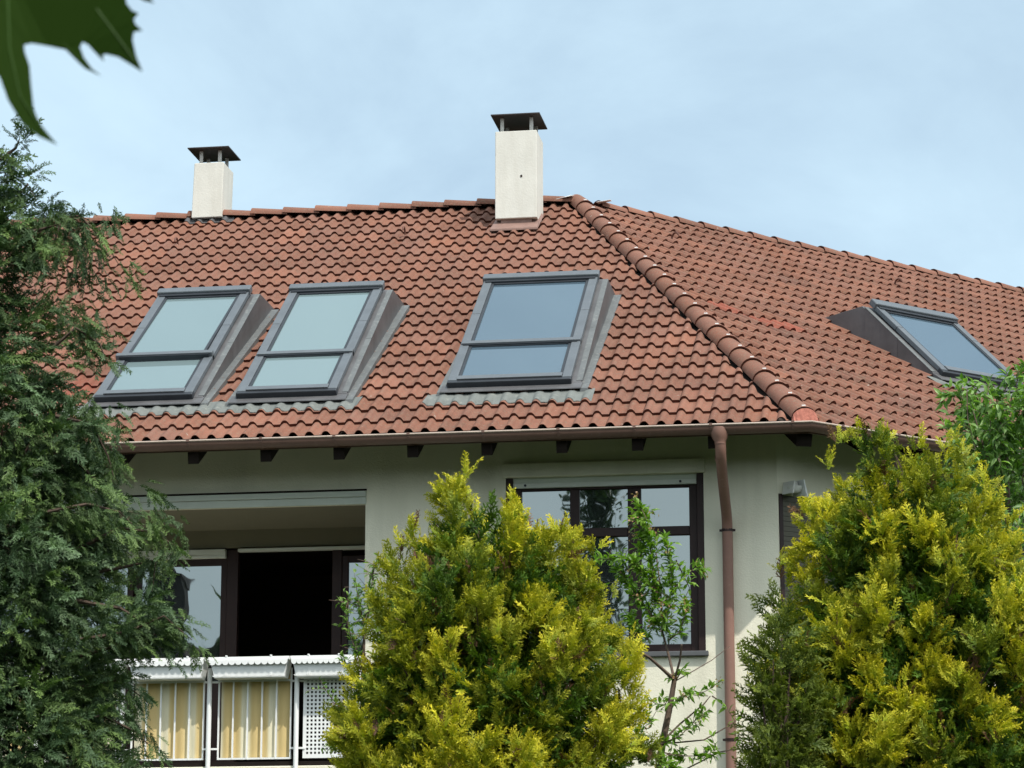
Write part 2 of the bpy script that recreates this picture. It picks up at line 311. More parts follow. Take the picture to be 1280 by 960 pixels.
# roof tiles ---------------------------------------------------------
HR = 0.037; TH = 0.026
T1 = [0, .013, .028, .0425, .057, .072, .085]
HT = [0.004, .024, .0345, HR, .0345, .020, 0.0]
def prof_h(x):
    x = x % 0.15
    return float(np.interp(x, T1+[.15], HT+[0.0]))
US = [t+o for o in (0, .15) for t in T1]+[.2975]
HS = HT+[0.002]+HT[1:]+[0.0]
LEN = G+0.05
def tile_geo(jx=0.0, jz=0.0, jr=0.0, lip=TH):
    """local: x along eave, y up the slope, z off the roof; z=0 is pan top at the front edge"""
    v = []; f = []; mi = []; sm = []
    n = len(US)
    for (y, dz) in ((0.0, 0.0), (LEN, -TH*LEN/G)):
        for x, h in zip(US, HS): v.append((x+jx+y*jr, y, h+dz+jz))
    for x, h in zip(US, HS): v.append((x+jx, 0.0, h+jz))
    for x, h in zip(US, HS): v.append((x+jx, 0.006, h-lip+jz))
    for i in range(n-1):
        f.append((i, i+1, n+i+1, n+i)); mi.append(0); sm.append(True)
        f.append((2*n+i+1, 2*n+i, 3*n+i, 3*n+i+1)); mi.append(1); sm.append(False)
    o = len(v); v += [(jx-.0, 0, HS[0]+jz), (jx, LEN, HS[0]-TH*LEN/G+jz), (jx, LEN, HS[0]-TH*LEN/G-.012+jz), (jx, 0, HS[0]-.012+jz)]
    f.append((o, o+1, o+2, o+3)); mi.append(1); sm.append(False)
    return v, f, mi, sm
def mk_tile_mesh(name, geos, mats=None):
    me = bpy.data.meshes.new(name); V = []; Fc = []; MI = []; SM = []; TV = []
    for (v, f, mi, sm), Mx, tv in geos:
        o = len(V); V += [tuple(Mx @ Vector(q)) if Mx else q for q in v]; Fc += [[i+o for i in q] for q in f]; MI += mi; SM += sm; TV += [(*tv, 1.0)]*len(v)
    me.from_pydata(V, [], Fc)
    for m in (mats or [M['tile'], M['lip']]): me.materials.append(m)
    me.polygons.foreach_set('material_index', MI); me.polygons.foreach_set('use_smooth', SM)
    a = me.color_attributes.new('tv', 'FLOAT_COLOR', 'POINT'); a.data.foreach_set('color', np.array(TV, dtype=np.float32).ravel())
    me.update(); return me
def rtv():
    k = rnd.gauss(1.0, 0.085); w_ = rnd.gauss(0, 0.035)
    return (k*(1+w_), k, k*(1-w_))
RED = (1.30, 0.80, 0.76)
variants = [mk_tile_mesh('roof_tile', [(tile_geo(rnd.uniform(-.001, .001), rnd.uniform(-.001, .0015), rnd.uniform(-.003, .003)), None, rtv())]) for _ in range(14)]
eave_variants = [mk_tile_mesh('roof_tile', [(tile_geo(rnd.uniform(-.001, .001), rnd.uniform(-.001, .0015), 0, .010), None, rtv())]) for _ in range(6)]
redmesh = [mk_tile_mesh('roof_tile', [(tile_geo(0, .001, 0), None, RED)]), mk_tile_mesh('roof_tile', [(tile_geo(0, .0, .002), None, (1.15, .85, .82))])]
PAN = -0.029
def tile_matrix(wing, u, k):
    f = WV if wing else FV
    ax = Vector(f(1, 0, 0))-Vector(f(0, 0, 0)); up = Vector(f(0, cp, sp_))-Vector(f(0, 0, 0)); nn = ax.cross(up)
    o = Vector(f(u, k*G*cp, k*G*sp_))+nn*PAN
    return Matrix(((ax.x, up.x, nn.x, o.x), (ax.y, up.y, nn.y, o.y), (ax.z, up.z, nn.z, o.z), (0, 0, 0, 1)))
# roof windows: (wing, ul, ur, slope position of lower edge, pitch, length, split)
SKY = [(0, -6.70, -5.75, 1.0, 36, 2.56, .86), (0, -5.32, -4.37, .97, 36, 2.56, .86), (0, -3.345, -2.195, 1.08, 36, 2.54, .86), (1, 3.66, 4.83, 2.33, 42, 1.33, None)]
HOLES = []
for (wg, ul, ur, s0, th, L, sp) in SKY:
    ztop = s0*sp_+.1+L*sin(radians(th))-0.06
    HOLES.append((wg, ul-.12, ur+.12, s0+0.02, ztop/sp_-.02))
hipdir = Vector((-TB, 1, 0)).normalized()
hipn = Vector((1, TB, 0)).normalized()        # points to the side wing
tiles = []
for wing in (0, 1):
    for k in range(24):
        s = k*G; w0 = s*cp
        us = -0.075-0.15+0.0325 if not wing else 0.0
        if not wing:
            n0 = 0; i = 0; u = 0.0325-0.30
            base = 0.0325-0.30
            lo, hi = -10.4, 0.2
        else:
            base = 0.111-0.0425; lo, hi = -0.3, 11.4
        n_lo = int(math.floor((lo-base)/0.30)); n_hi = int(math.ceil((hi-base)/0.30))
        for n_ in range(n_lo, n_hi):
            u = base+0.30*n_
            if wing == 0:
                e0, e1 = -w0*TB, -(w0+G*cp)*TB
                if u > e0+0.05: continue
                cut = u+0.30 > e1-0.24
            else:
                e0, e1 = w0*TB, (w0+G*cp)*TB
                if u+0.30 < e0-0.02: continue
                cut = u < e1+0.16
            if any(h[0] == wing and u > h[1]-.02 and u+.30 < h[2]+.02 and s > h[3] and s+G < h[4] for h in HOLES): continue
            tiles.append((wing, u, k, cut))
def is_red(wing, u, k):
    q = (round(u, 2), k)
    if wing == 0:
        # brighter replacement tiles beside the left roof window
        c = u+.15; s = (k+.5)*G
        line = -6.33+0.16*(s-2.6)
        return (k in (6, 7, 8) and -6.75 < c < -6.42+.14*(k-7)) or (k in (4, 5) and -7.25 < c < -6.85) or (k == 3 and -7.6 < c < -7.25)
    else:
        return (k == 11 and 2.0 < u+.15 < 2.3) or (k == 10 and 2.3 < u+.15 < 2.9)
def dist_key(t):
    Mx = tile_matrix(t[0], t[1]+.15, t[2]); p = Mx.translation+root.location
    d = p-Vector((0, 0, EYE)); dd = Vector(F_); dep = d.dot(dd); x = 640+FPX*d.dot(Vector(R_))/dep; y = 480-FPX*d.dot(Vector(U_))/dep
    vis = (-10 < x < 1290) and not t[3]
    if t[0] == 0 and x < 60+(y-260)*0.0: vis = False
    if t[0] == 1 and x > 1180 and y > 470: vis = False
    nn = Mx.to_3x3() @ Vector((0, 0, 1)); size = abs(nn.dot(d.normalized()))/dep**2
    return (0 if vis else 1, -size)
tiles.sort(key=dist_key)
single = [t for t in tiles if not t[3]][:300]; sset = set((t[0], t[1], t[2]) for t in single)
rest = []
def clip_geo(geo, Mx, keep_front):
    v, f, mi, sm = geo
    bm = bmesh.new(); vs = [bm.verts.new(Mx @ Vector(q)) for q in v]
    for q, a, b in zip(f, mi, sm):
        fc = bm.faces.new([vs[i] for i in q]); fc.material_index = a; fc.smooth = b
    no = hipn if keep_front else -hipn
    bmesh.ops.bisect_plane(bm, geom=bm.verts[:]+bm.edges[:]+bm.faces[:], plane_co=Vector((0, 0, 0))-no*(rnd.uniform(.118, .150) if keep_front else .075), plane_no=no, clear_outer=True)
    bm.verts.index_update()
    out_ = ([tuple(x.co) for x in bm.verts], [[x.index for x in q.verts] for q in bm.faces], [q.material_index for q in bm.faces], [q.smooth for q in bm.faces]); bm.free()
    return out_
for t in tiles:
    wing, u, k, cut = t
    red = is_red(wing, u, k)
    if (wing, u, k) in sset:
        o = link('roof_tile', rnd.choice(redmesh) if red else rnd.choice(eave_variants if k == 0 else variants), roof)
        o.matrix_local = tile_matrix(wing, u, k) @ Matrix.Translation((0, rnd.gauss(0, .002)-(.012 if rnd.random() < .03 else 0), 0)) @ Matrix.Rotation(rnd.gauss(0, .003), 4, 'Z')
    else:
        jj_ = 3.5 if rnd.random() < .06 else 1; geo = tile_geo(rnd.uniform(-.001, .001), rnd.uniform(-.001, .0015)*jj_, rnd.uniform(-.003, .003)*jj_, .010 if k == 0 else TH); Mx = tile_matrix(wing, u, k)
        tv = (RED if rnd.random() < .7 else (1.15, .85, .82)) if red else rtv()
        if cut:
            geo = clip_geo(geo, Mx, wing == 0); Mx = None
            if not geo[1]: continue
        rest.append((geo, Mx, tv))
o = link('roof_tile_field', mk_tile_mesh('roof_tile_field', rest), roof); o['kind'] = 'stuff'
# plain tiled back slopes
bk = MB(); CH = 0.02
sweep(bk, [(2*RUN-j*G*cp if i else 2*RUN-j*G*cp, (j*G*sp_)-CH-(0.02 if i else 0)) for j in range(24) for i in (0,)]+[(RUN, RISE-CH)])
bk.build('rear_roof_slope', M['lip'], root)
tvm = bk
# half-round caps
def cap_mesh(name, r0, r1, L_, n=10, tv=(1, 1, 1), sq=0.9):
    V = []; Fc = []; MI = []; SM = []
    for (x, r_) in ((0, r0), (L_, r1)):
        for i in range(n+1):
            a = pi*i/n; V.append((x, r_*cos(a)*1.0, r_*sin(a)*sq))
    o = len(V)
    for (x, r_) in ((0, r0), (0.004, r0-.018)):
        for i in range(n+1):
            a = pi*i/n; V.append((x, r_*cos(a), r_*sin(a)*sq))
    for i in range(n):
        Fc.append((i, n+1+i, n+2+i, i+1)); MI.append(0); SM.append(True)
        Fc.append((o+i, o+i+1, o+n+2+i, o+n+1+i)); MI.append(1); SM.append(False)
    return mk_tile_mesh(name, [((V, Fc, MI, SM), None, tv)])
hipmeshes = [cap_mesh('hip_cap', .117, .103, .45, tv=rtv()) for _ in range(5)]
ridgemeshes = [cap_mesh('ridge_cap', .112, .094, .44, tv=rtv(), sq=0.82) for _ in range(5)]
def place_cap(name, me, p0, d):
    d = Vector(d).normalized(); sd_ = Vector((0, 0, 1)).cross(d).normalized(); up = d.cross(sd_)
    o = link(name, me, roof); o.matrix_local = Matrix(((d.x, sd_.x, up.x, p0[0]), (d.y, sd_.y, up.y, p0[1]), (d.z, sd_.z, up.z, p0[2]), (0, 0, 0, 1)))
    return o
hd = Vector((-TB, 1, tn)); hlen = RUN*hd.length; hd.normalize(); NH = 22; CLIP = MB()
for i in range(NH):
    p = Vector((0, 0, HZ-0.05))+hd*(0.10+i*(hlen-0.02)/NH)
    d2 = hd.copy(); q = place_cap('hip_cap', rnd.choice(hipmeshes), p+Vector((0, 0, .008)), d2-Vector((0, 0, .035))+Vector((rnd.uniform(-.01, .01), 0, 0)))
    sc_ = Vector((0, 0, .008+.118*0.88)); CLIP.box(p.x-.016, p.x+.016, p.y-.02, p.y+.02, (p+sc_).z-.004, (p+sc_).z+.012)
ck = CLIP.build('cap_clip', M['white'], roof); ck['kind'] = 'stuff'
SP = 0.385
for i in range(20):
    u = -RUN*TB-0.42-SP*(i+0)   # raised end to the left, narrow end tucked under the next
    if u > -7.52 and u+.44 < -7.16: continue
    place_cap('ridge_cap', rnd.choice(ridgemeshes), Vector(FV(u, RUN, RISE-0.022+rnd.uniform(-.003, .003))), (1, 0, -.055))
for i in range(21):
    s = RUN*TB+0.26+SP*i
    place_cap('ridge_cap', rnd.choice(ridgemeshes), Vector(WV(s, RUN, RISE-0.055)), Vector(WV(1, 0, 0))-Vector(WV(0, 0, .035)))
# red end piece under the lowest hip cap
e = MB(); pts = []
for i in range(9):
    a = pi*i/8; pts.append((0.118*cos(a), 0.112*sin(a)*.9))
base = Vector((0, 0, HZ-0.045))+hd*0.085
sdv = Vector((0, 0, 1)).cross(hd).normalized(); upv = hd.cross(sdv)
vs = [tuple(base+sdv*a+upv*b) for a, b in pts]+[tuple(base-hd*0.075+sdv*a*1.05+upv*(b*.25-.03)) for a, b in pts]
e.add(vs, [(i, i+1, 10+i, 9+i) for i in range(8)]+[tuple(range(9))])
e.build('hip_end_piece', M['redpatch'], roof)
# crumpled flashing where the ridges meet
ap = Vector((-RUN*TB, RUN, RISE+HZ))
for (dx, dy, dz, a, b, c) in ((-.30, -.10, -.02, .22, .16, .05), (-.17, -.13, .0, .12, .10, .02), (.20, .02, -.03, .16, .16, .02)):
    q = ap+Vector((dx, dy, dz)); e = MB(); e.hexa([tuple(q+Vector(t)) for t in ((0, 0, 0), (a, 0, c), (a, b, c+.03), (0, b, .02), (0, 0, .004), (a, 0, c+.004), (a, b, c+.034), (0, b, .024))]); e.build('ridge_flashing', M['white'], root)
# small curved snow hooks
def hook(f, u, s):
    m = MB(); q = []
    for i in range(9):
        a = -0.3+i/8*2.6; q.append(f(u+.0, (s+.075*cos(a))*cp-0.055*sin(a)*sp_*1.0, (s+.075*cos(a))*sp_+.055*sin(a)*cp*1.6))
    m.tube(q, [.012]*8+[.006], 6); m.build('roof_hook', M['lip2'], roof, smooth=True)
M['lip2'] = mat('brown_metal_hook', (0.12, 0.05, 0.035), 0.6, 0.3)
for (f, u, s) in ((FV, -7.41, 6.86), (FV, -4.78, 6.92), (WV, 3.46, 6.9), (WV, 6.84, 6.8), (FV, -10.0, 6.86), (WV, 10.1, 6.8)): hook(f, u, s)

# roof windows ---------------------------------------------------------
def lead_apron(f, u0, u1, s0, s1, k, name='lead_apron'):
    m = MB(); us = np.arange(u0, u1+1e-6, 0.0125); ss = np.linspace(s0, s1, 5); wob = [rnd.uniform(-.006, .006) for _ in us]
    base = 0.0325-0.30 if f is FV else 0.111-0.0425
    rows = []
    for j, s in enumerate(ss):
        row = []
        for i, u in enumerate(us):
            tt_ = j/(len(ss)-1); hh = prof_h(u-base)*(1-tt_*.85)+HR*.85*tt_; t = s+(wob[i]+.012*sin(u*9) if j == 0 else 0)
            nz = PAN+hh+.007-TH*(t-k*G)/G+(0.004*sin(u*23+s*9)); row.append(f(u, t*cp-nz*sp_, t*sp_+nz*cp))
        rows += row
    n = len(us); m.add(rows, [(j*n+i, j*n+i+1, (j+1)*n+i+1, (j+1)*n+i) for j in range(len(ss)-1) for i in range(n-1)])
    m.add([rows[i] for i in range(n)]+[tuple(np.array(rows[i])+np.array([0, .002, -.008])) for i in range(n)], [(i+1, i, n+i, n+i+1) for i in range(n-1)])
    return m.build(name, M['lead'], root, smooth=True)
def roof_window(idx, wg, ul, ur, s0, th, L, split, tilt, glassm):
    f = WV if wg else FV; th = radians(th); v0 = s0*cp; z0 = s0*sp_+.1
    ct, st = cos(th), sin(th)
    def T(u, l, n): return f(u, v0+l*ct-n*st, z0+l*st+n*ct)
    # timber and metal box carrying the window: sloped top, level back
    n0 = -.055
    a = (v0-n0*st, z0+n0*ct); b = (v0+L*ct-n0*st, z0+L*st+n0*ct)
    zr = b[1]-0.015; vr = zr/tn+.12
    m = MB(); la, ra = (.09, .015) if wg else (.015, .09)
    m = MB(); m.prism([(a[0]+.0, a[1]), (a[0]+.0, a[0]*tn-.12), (vr, vr*tn-.12), (vr, zr), (b[0]+.02, b[1])], ul-la, ur+ra, lambda u, v, z: f(u, v, z))
    body = m.build('roof_window', M['cheek'], root, bevel=.004)
    body['label'] = {0: 'roof window with two panes, leftmost, its upper sash ajar', 1: 'narrow roof window with two panes, middle of three', 2: 'wide bluish roof window with two panes nearest the hip', 3: 'single pane roof window on the side slope'}[idx]
    # cheek sheets with standing joints, on both sides
    for sgn, uu, wf in ((-1, ul-la, la), (1, ur+ra, ra)):
        for (l0, l1) in ((0.02, L*.50), (L*.50+.006, L-.03)):
            c = MB(); lo = lambda l: (v0+l*ct-n0*st)
            q = []
            for l in (l0, l1):
                vv = v0+l*ct-n0*st; q.append((vv, vv*tn-.06)); q.append((vv, z0+l*st+n0*ct-.01))
            x0, x1 = uu+sgn*.0015, uu+sgn*.005
            pts = [(q[0][0], q[0][1]), (q[2][0], q[2][1]), (q[3][0], q[3][1]), (q[1][0], q[1][1])]
            c.prism(pts, min(x0, x1), max(x0, x1), lambda u, v, z: f(u, v, z)); c.build('cheek_panel', M['cheek'], body)
            g_ = MB(); g_.box(0, 1, 0, 1, 0, 1, lambda x, y, z: T(uu+sgn*(.008-min(.055, wf)*(1-x)*1.0)-(.0), l0+(l1-l0)*y, n0-.004+.008*z))
            g_.build('top_flashing', M['flash'], body)
        # strip flashing lying along the tiles
        sf = MB(); x0, x1 = (uu, uu+sgn*.075)
        e_ = (b[1]-.02)/tn-v0
        sf.hexa([f(x, v0-.06+e_*y, (v0-.06+e_*y)*tn-.02+h) for h in (-.03, .027) for (x, y) in ((min(x0, x1), 0), (max(x0, x1), 0), (max(x0, x1), 1), (min(x0, x1), 1))])
        if not wg: sf.build('side_flashing', M['flash'], body)
    ff = MB(); va = s0*cp
    ff.prism([(va-.075, (va-.075)*tn+.022), (va-.075, (va-.075)*tn+.008), (va+.06, (va+.06)*tn-.02), (va+.06, (va+.06)*tn+.03)], ul-max(la, .06), ur+ra+.01, lambda u, v, z: f(u, v, z)); ff.build('front_flashing', M['cheek'], body, bevel=.003)
    rw = .085
    for a0, a1 in ((ul, ul+rw), (ur-rw, ur)):
        for (l0, l1) in ((0, L*.63), (L*.63+.005, L-.07)):
            m = MB(); m.box(a0, a1, l0, l1, -.05, .0, T); m.build('side_rail', M['alu'], body, bevel=.006)
    m = MB(); m.box(ul-.004, ur+.004, -.045, .045, -.085, -.004, T); m.build('bottom_rail', M['aludark'], body, bevel=.01)
    m = MB(); m.box(ul+rw, ur-rw, .0, .075, -.004, .012, T); m.build('bottom_cover', M['alu'], body, bevel=.004)
    m = MB(); m.box(ul-.012, ur+.012, L-.085, L+.03, -.04, .035, T); m.build('top_hood', M['alu'], body, bevel=.012)
    m = MB(); m.box(ul+.02, ur-.02, L-.13, L-.087, -.045, .012, T); m.build('hood_shadow_strip', M['aludark'], body, bevel=.004)  # dark strip painted in for the shadow beneath the hood
    parts = [(0.075, split-.03, 0), (split+.04, L-.13, tilt)] if split else [(0.075, L-.13, 0)]
    if split:
        m = MB(); m.box(ul-.01 if tilt else ul+.01, ur+.0, split-.035, split+.03, -.05, .018+tilt, T); m.build('middle_bar', M['alu'], body, bevel=.006)
        m = MB(); m.box(ul+.03, ur-.03, split-.052, split-.0365, -.05, .006+tilt, T); m.build('bar_shadow_strip', M['aludark'], body)  # dark strip that draws the shadow below the middle bar
    for (l0, l1, tl) in parts:
        Z = lambda l: tl*(1-(l-l0)/(l1-l0))
        def Tt(u, l, n): return T(u, l, n+Z(l))
        fr = MB(); w_ = .028
        fr.box(ul+rw+.002, ul+rw+w_, l0, l1, -.035, -.008, Tt); fr.box(ur-rw-w_, ur-rw-.002, l0, l1, -.035, -.008, Tt)
        fr.box(ul+rw+w_+.001, ur-rw-w_-.001, l0, l0+w_, -.035, -.008, Tt); fr.box(ul+rw+w_+.001, ur-rw-w_-.001, l1-w_, l1, -.035, -.006, Tt)
        fr.build('sash', M['aludark'], body, bevel=.003)
        g_ = MB(); g_.box(ul+rw+.01, ur-rw-.01, l0+.01, l1-.01, -.026, -.020, Tt); g_.build('pane', glassm, body)
    return body
GL = [M['pane_a'], M['pane_a'], M['pane_b'], M['pane_b']]
for i, k in enumerate(SKY): roof_window(i, *k, tilt=(.028 if i == 0 else 0.0), glassm=GL[i])
lead_apron(FV, -6.98, -4.12, 0.715, 1.03, 2)
lead_apron(FV, -3.52, -1.97, 0.735, 1.06, 2)
lead_apron(WV, 3.5, 5.0, 2.08, 2.40, 6)
# two small hook clips beside the windows
# chimneys ---------------------------------------------------------------
def chimney(u0, wd, dp, vf, zb, zt, capw, capd, caph, label, flat=False, lean=0.0):
    m = MB(); m.hexa([FV(u0, vf, zb), FV(u0+wd, vf, zb), FV(u0+wd, vf+dp, zb), FV(u0, vf+dp, zb), FV(u0+lean, vf, zt), FV(u0+wd+lean*.6, vf, zt), FV(u0+wd+lean*.6, vf+dp, zt), FV(u0+lean, vf+dp, zt)])
    ch = m.build('chimney', M['chimney'], root, bevel=.008, label=label)
    for (a, b) in ((.07, .07), (wd-.07, .07), (.07, dp-.07), (wd-.07, dp-.07)):
        q = MB(); q.box(u0+a-.02+lean*.8, u0+a+.02+lean*.8, vf+b-.015, vf+b+.015, zt-.02, zt+caph, FV); q.build('cap_post', M['capgrey'], ch, bevel=.003)
    q = MB(); c0 = u0+wd/2-capw/2+lean*.8; d0 = vf+dp/2-capd/2; zc = zt+caph
    rise = .0 if flat else .035
    q.hexa([FV(c0, d0, zc), FV(c0+capw, d0, zc), FV(c0+capw, d0+capd, zc), FV(c0, d0+capd, zc), FV(c0, d0, zc+.012), FV(c0+capw, d0, zc+.012), FV(c0+capw, d0+capd, zc+.012), FV(c0, d0+capd, zc+.012)])
    q.add([FV(c0, d0, zc+.012), FV(c0+capw, d0, zc+.012), FV(c0+capw, d0+capd, zc+.012), FV(c0, d0+capd, zc+.012), FV(c0+capw/2, d0+capd/2, zc+.012+rise)], [(0, 1, 4), (1, 2, 4), (2, 3, 4), (3, 0, 4)])
    q.build('cap_plate', M['capmetal'], ch)
    return ch
c2 = chimney(-3.76, .475, .50, 6.12, 3.63, 4.655, .56, .62, .175, 'taller cream chimney near the hip under a black cap plate')
q = MB(); q.box(-3.70, -3.35, 6.16, 6.6, 3.25, 3.628, FV); q.build('base_block', M['capflash'], c2)
q = MB(); q.hexa([FV(-3.80, 6.10-.10, 6.0*tn-.01), FV(-3.26, 6.0, 6.0*tn-.01), FV(-3.26, 6.5, 6.5*tn+.0), FV(-3.80, 6.5, 6.5*tn), FV(-3.80, 6.0, 6.0*tn+.02), FV(-3.26, 6.0, 6.0*tn+.02), FV(-3.30, 6.5, 6.5*tn+.05), FV(-3.76, 6.5, 6.5*tn+.05)]); q.build('base_flashing', M['capflash'], c2, bevel=.006)
q = MB(); q.tube([FV(-3.46, 6.121, 4.12), FV(-3.46, 6.113, 4.12)], .013, 10); q.build('vent_hole', M['dark'], c2)
c1 = chimney(-7.52, .365, .46, 6.93, 4.03, 4.70, .50, .58, .165, 'shorter cream chimney at the left on the ridge under a brown cap plate', lean=.02)
q = MB(); q.box(-7.50, -7.17, 7.0, 7.4, 3.7, 4.029, FV); q.build('base_block', M['rafter'], c1)
e = MB(); us = np.arange(-7.62, -7.02, .0125); rws = []
for j, s in enumerate((7.95, 8.03, 8.1)):
    for u in us: 
        nz = PAN+prof_h(u-(0.0325-.30))+.012+(.03 if j == 2 else 0)-TH*(s-23*G)/G; rws.append(FV(u, s*cp-nz*sp_, s*sp_+nz*cp))
n = len(us); e.add(rws, [(j*n+i, j*n+i+1, (j+1)*n+i+1, (j+1)*n+i) for j in range(2) for i in range(n-1)]); e.build('base_flashing', M['cheek'], c1, smooth=True)

# gutter, brackets, downpipe --------------------------------------------
g_ = MB(); GC, GZ, GR = -.045, -.070, .072
inner = [(GC-GR*cos(pi*i/10), GZ-GR*sin(pi*i/10)) for i in range(11)]
outer = [(GC-(GR-.004)*cos(pi*i/10), GZ-(GR-.004)*sin(pi*i/10)) for i in range(11)][::-1]
sweep(g_, inner+outer, closed=True, caps=True)
gut = g_.build('gutter', M['gutter'], root, smooth=True)
bd = MB(); sweep(bd, [(GC-GR-.002+.009*cos(2*pi*i/8), GZ+.004+.009*sin(2*pi*i/8)) for i in range(8)], closed=True, caps=True); bd.build('gutter_bead', M['bead'], gut, smooth=True)
def bracket(f, u):
    m = MB(); rr = GR+.004
    for i in range(10):
        a0, a1 = pi*i/10, pi*(i+1)/10
        q = [(GC-rr*cos(a0), GZ-rr*sin(a0)), (GC-rr*cos(a1), GZ-rr*sin(a1)), (GC-(rr-.006)*cos(a1), GZ-(rr-.006)*sin(a1)), (GC-(rr-.006)*cos(a0), GZ-(rr-.006)*sin(a0))]
        m.prism(q, u-.013, u+.013, f)
    m.box(u-.013, u+.013, GC-GR-.014, GC-GR+.012, GZ-.006, GZ+.016, f)
    m.build('gutter_bracket', M['gutter'], gut)
for k in range(16): bracket(FV, -0.83-0.668*k)
for k in range(15): bracket(WV, 0.30+0.668*k)
bracket(FV, -.12)
# downpipe: hopper, swan neck, straight pipe and clips
hp = MB(); ux = -.762
def ring(cx, cv, cz, ru, rv, n=14): return [FV(cx+ru*cos(2*pi*i/n), cv+rv*sin(2*pi*i/n), cz) for i in range(n)]
rs = [ring(ux, -.048, -.083, .080, .082), ring(ux, -.048, -.125, .080, .084), ring(ux+.004, -.050, -.178, .066, .066), ring(ux+.006, -.05, -.205, .050, .050), ring(ux+.006, -.05, -.23, .049, .049)]
n = 14; hp.add([p for r_ in rs for p in r_], [(j*n+i, j*n+(i+1) % n, (j+1)*n+(i+1) % n, (j+1)*n+i) for j in range(len(rs)-1) for i in range(n)])
dpipe = MB()
path = [FV(ux+.006, -.05, -.19), FV(ux+.008, -.045, -.25), FV(ux+.006, .0, -.33), FV(ux+.0, .20, -.46), FV(ux-.003, .48, -.63), FV(ux-.004, .62, -.72), FV(ux-.004, .685, -.80), FV(ux-.004, .70, -.90), FV(ux-.004, .70, -2.0), FV(ux-.004, .70, FLOOR)]
dpipe.tube(path, .0475, 16)
dp = dpipe.build('downpipe', M['pipe'], root, smooth=True)
hp.build('hopper', M['pipe'], dp, smooth=True)
for z in (-.865, -2.72, -4.6):
    m = MB(); m.tube([FV(ux-.004, .70, z-.012), FV(ux-.004, .70, z+.012)], .053, 16); m.box(ux-.075, ux-.045, .69, .71, z-.01, z+.01, FV); m.box(ux+.037, ux+.067, .69, .71, z-.01, z+.01, FV); m.box(ux-.012, ux+.004, .74, .78, z-.008, z+.008, FV)
    m.build('pipe_clip', M['frame'], dp)
m = MB(); m.tube([FV(ux+.002, -.005, -.325), FV(ux+.001, .03, -.35)], .0505, 16, caps=False); m.build('pipe_collar', M['pipe'], dp, smooth=True)

# windows --------------------------------------------------------------------
def framed_window(name, f, a, b, c, d, v, mull, trans, fw=.075, label=None, panem=None, sillm=None):
    m = MB(); m.box(a, a+fw, v, v+.07, c, d, f); m.box(b-fw, b, v, v+.07, c, d, f); m.box(a+fw, b-fw, v+.002, v+.068, c, c+fw, f); m.box(a+fw, b-fw, v+.002, v+.068, d-fw*.5, d, f)
    o = m.build(name, M['frame'], root, bevel=.005, label=label)
    xs = [a+fw]+[x for q in mull for x in (q[0], q[1])]+[b-fw]
    for q in mull:
        mm = MB(); mm.box(q[0], q[1], v-.004, v+.06, c+fw, d-fw*.5, f); mm.build('mullion', M['frame'], o, bevel=.006)
    cells = []
    for i in range(0, len(xs), 2):
        if trans:
            mm = MB(); mm.box(xs[i]+.001, xs[i+1]-.001, v+.004, v+.058, trans[0], trans[1], f); mm.build('transom', M['frame'], o, bevel=.006)
            cells += [(xs[i], xs[i+1], c+fw, trans[0]), (xs[i], xs[i+1], trans[1], d-fw*.5)]
        else: cells.append((xs[i], xs[i+1], c+fw, d-fw*.5))
    for (x0, x1, z0, z1) in cells:
        g2 = MB(); g2.box(x0-.004, x1+.004, v+.032, v+.040, z0-.004, z1+.004, f); g2.build('pane', panem or M['pane'], o)
    return o
wo = framed_window('window', FV, -2.712, -1.045, -1.925, -.40, WB+.055, [(-2.196, -2.112), (-1.672, -1.553)], (-.872, -.790), fw=.072, label='brown six pane window under the eave beside the downpipe')
# outer guide rails of the roller shutter, box and bottom slat
for (a, b) in ((-2.777, -2.713), (-1.044, -.980)):
    m = MB(); m.box(a, b, WB+.01, WB+.12, -1.925, -.322, FV); m.build('shutter_guide', M['frame'], wo, bevel=.004)
m = MB(); m.box(-2.80, -.965, WB-.035, WB+.14, -.322, -.195, FV); m.build('shutter_box', M['plaster'], wo, bevel=.006)
m = MB(); m.box(-2.712, -1.045, WB+.03, WB+.052, -.372, -.3225, FV); m.build('shutter_slat', M['band'], wo)
m = MB(); m.box(-2.712, -1.045, WB+.022, WB+.052, -.416, -.3725, FV); m.build('shutter_slat', M['shutter'], wo, bevel=.004)
for x in (-2.60, -1.19): m = MB(); m.tube([FV(x, WB+.012, -.392), FV(x, WB+.03, -.392)], .012, 8); m.build('shutter_stop', M['aludark'], wo)
m = MB(); m.box(-2.82, -.955, WB-.05, WB+.12, -1.972, -1.928, FV); m.build('window_sill', M['sill'], wo, bevel=.006)
for (a, b, c, d) in (GW1, GW2): framed_window('window', FV, a, b, c, d, WB+.12, [((a+b)/2-.05, (a+b)/2+.05)], None, label='ground floor window below the %s' % ('balcony' if a < -3 else 'six pane window'))
# side wing windows: slats coloured dark to stand in for the shaded wing wall
M['shade_slats'] = mat('wing_shade_slats', (0.10, 0.095, 0.07), 0.6, 0.3)
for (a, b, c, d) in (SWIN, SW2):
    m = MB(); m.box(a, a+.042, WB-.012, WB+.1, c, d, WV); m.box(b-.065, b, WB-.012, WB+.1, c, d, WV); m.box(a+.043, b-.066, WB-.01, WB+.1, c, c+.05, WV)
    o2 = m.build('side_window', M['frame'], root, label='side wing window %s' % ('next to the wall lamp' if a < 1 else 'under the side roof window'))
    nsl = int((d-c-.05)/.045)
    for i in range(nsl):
        s_ = MB(); s_.box(a+.043, b-.066, WB+.03, WB+.042, c+.052+i*.045, c+.052+i*.045+.042, WV); s_.build('shutter_slat', M['shade_slats'], o2)

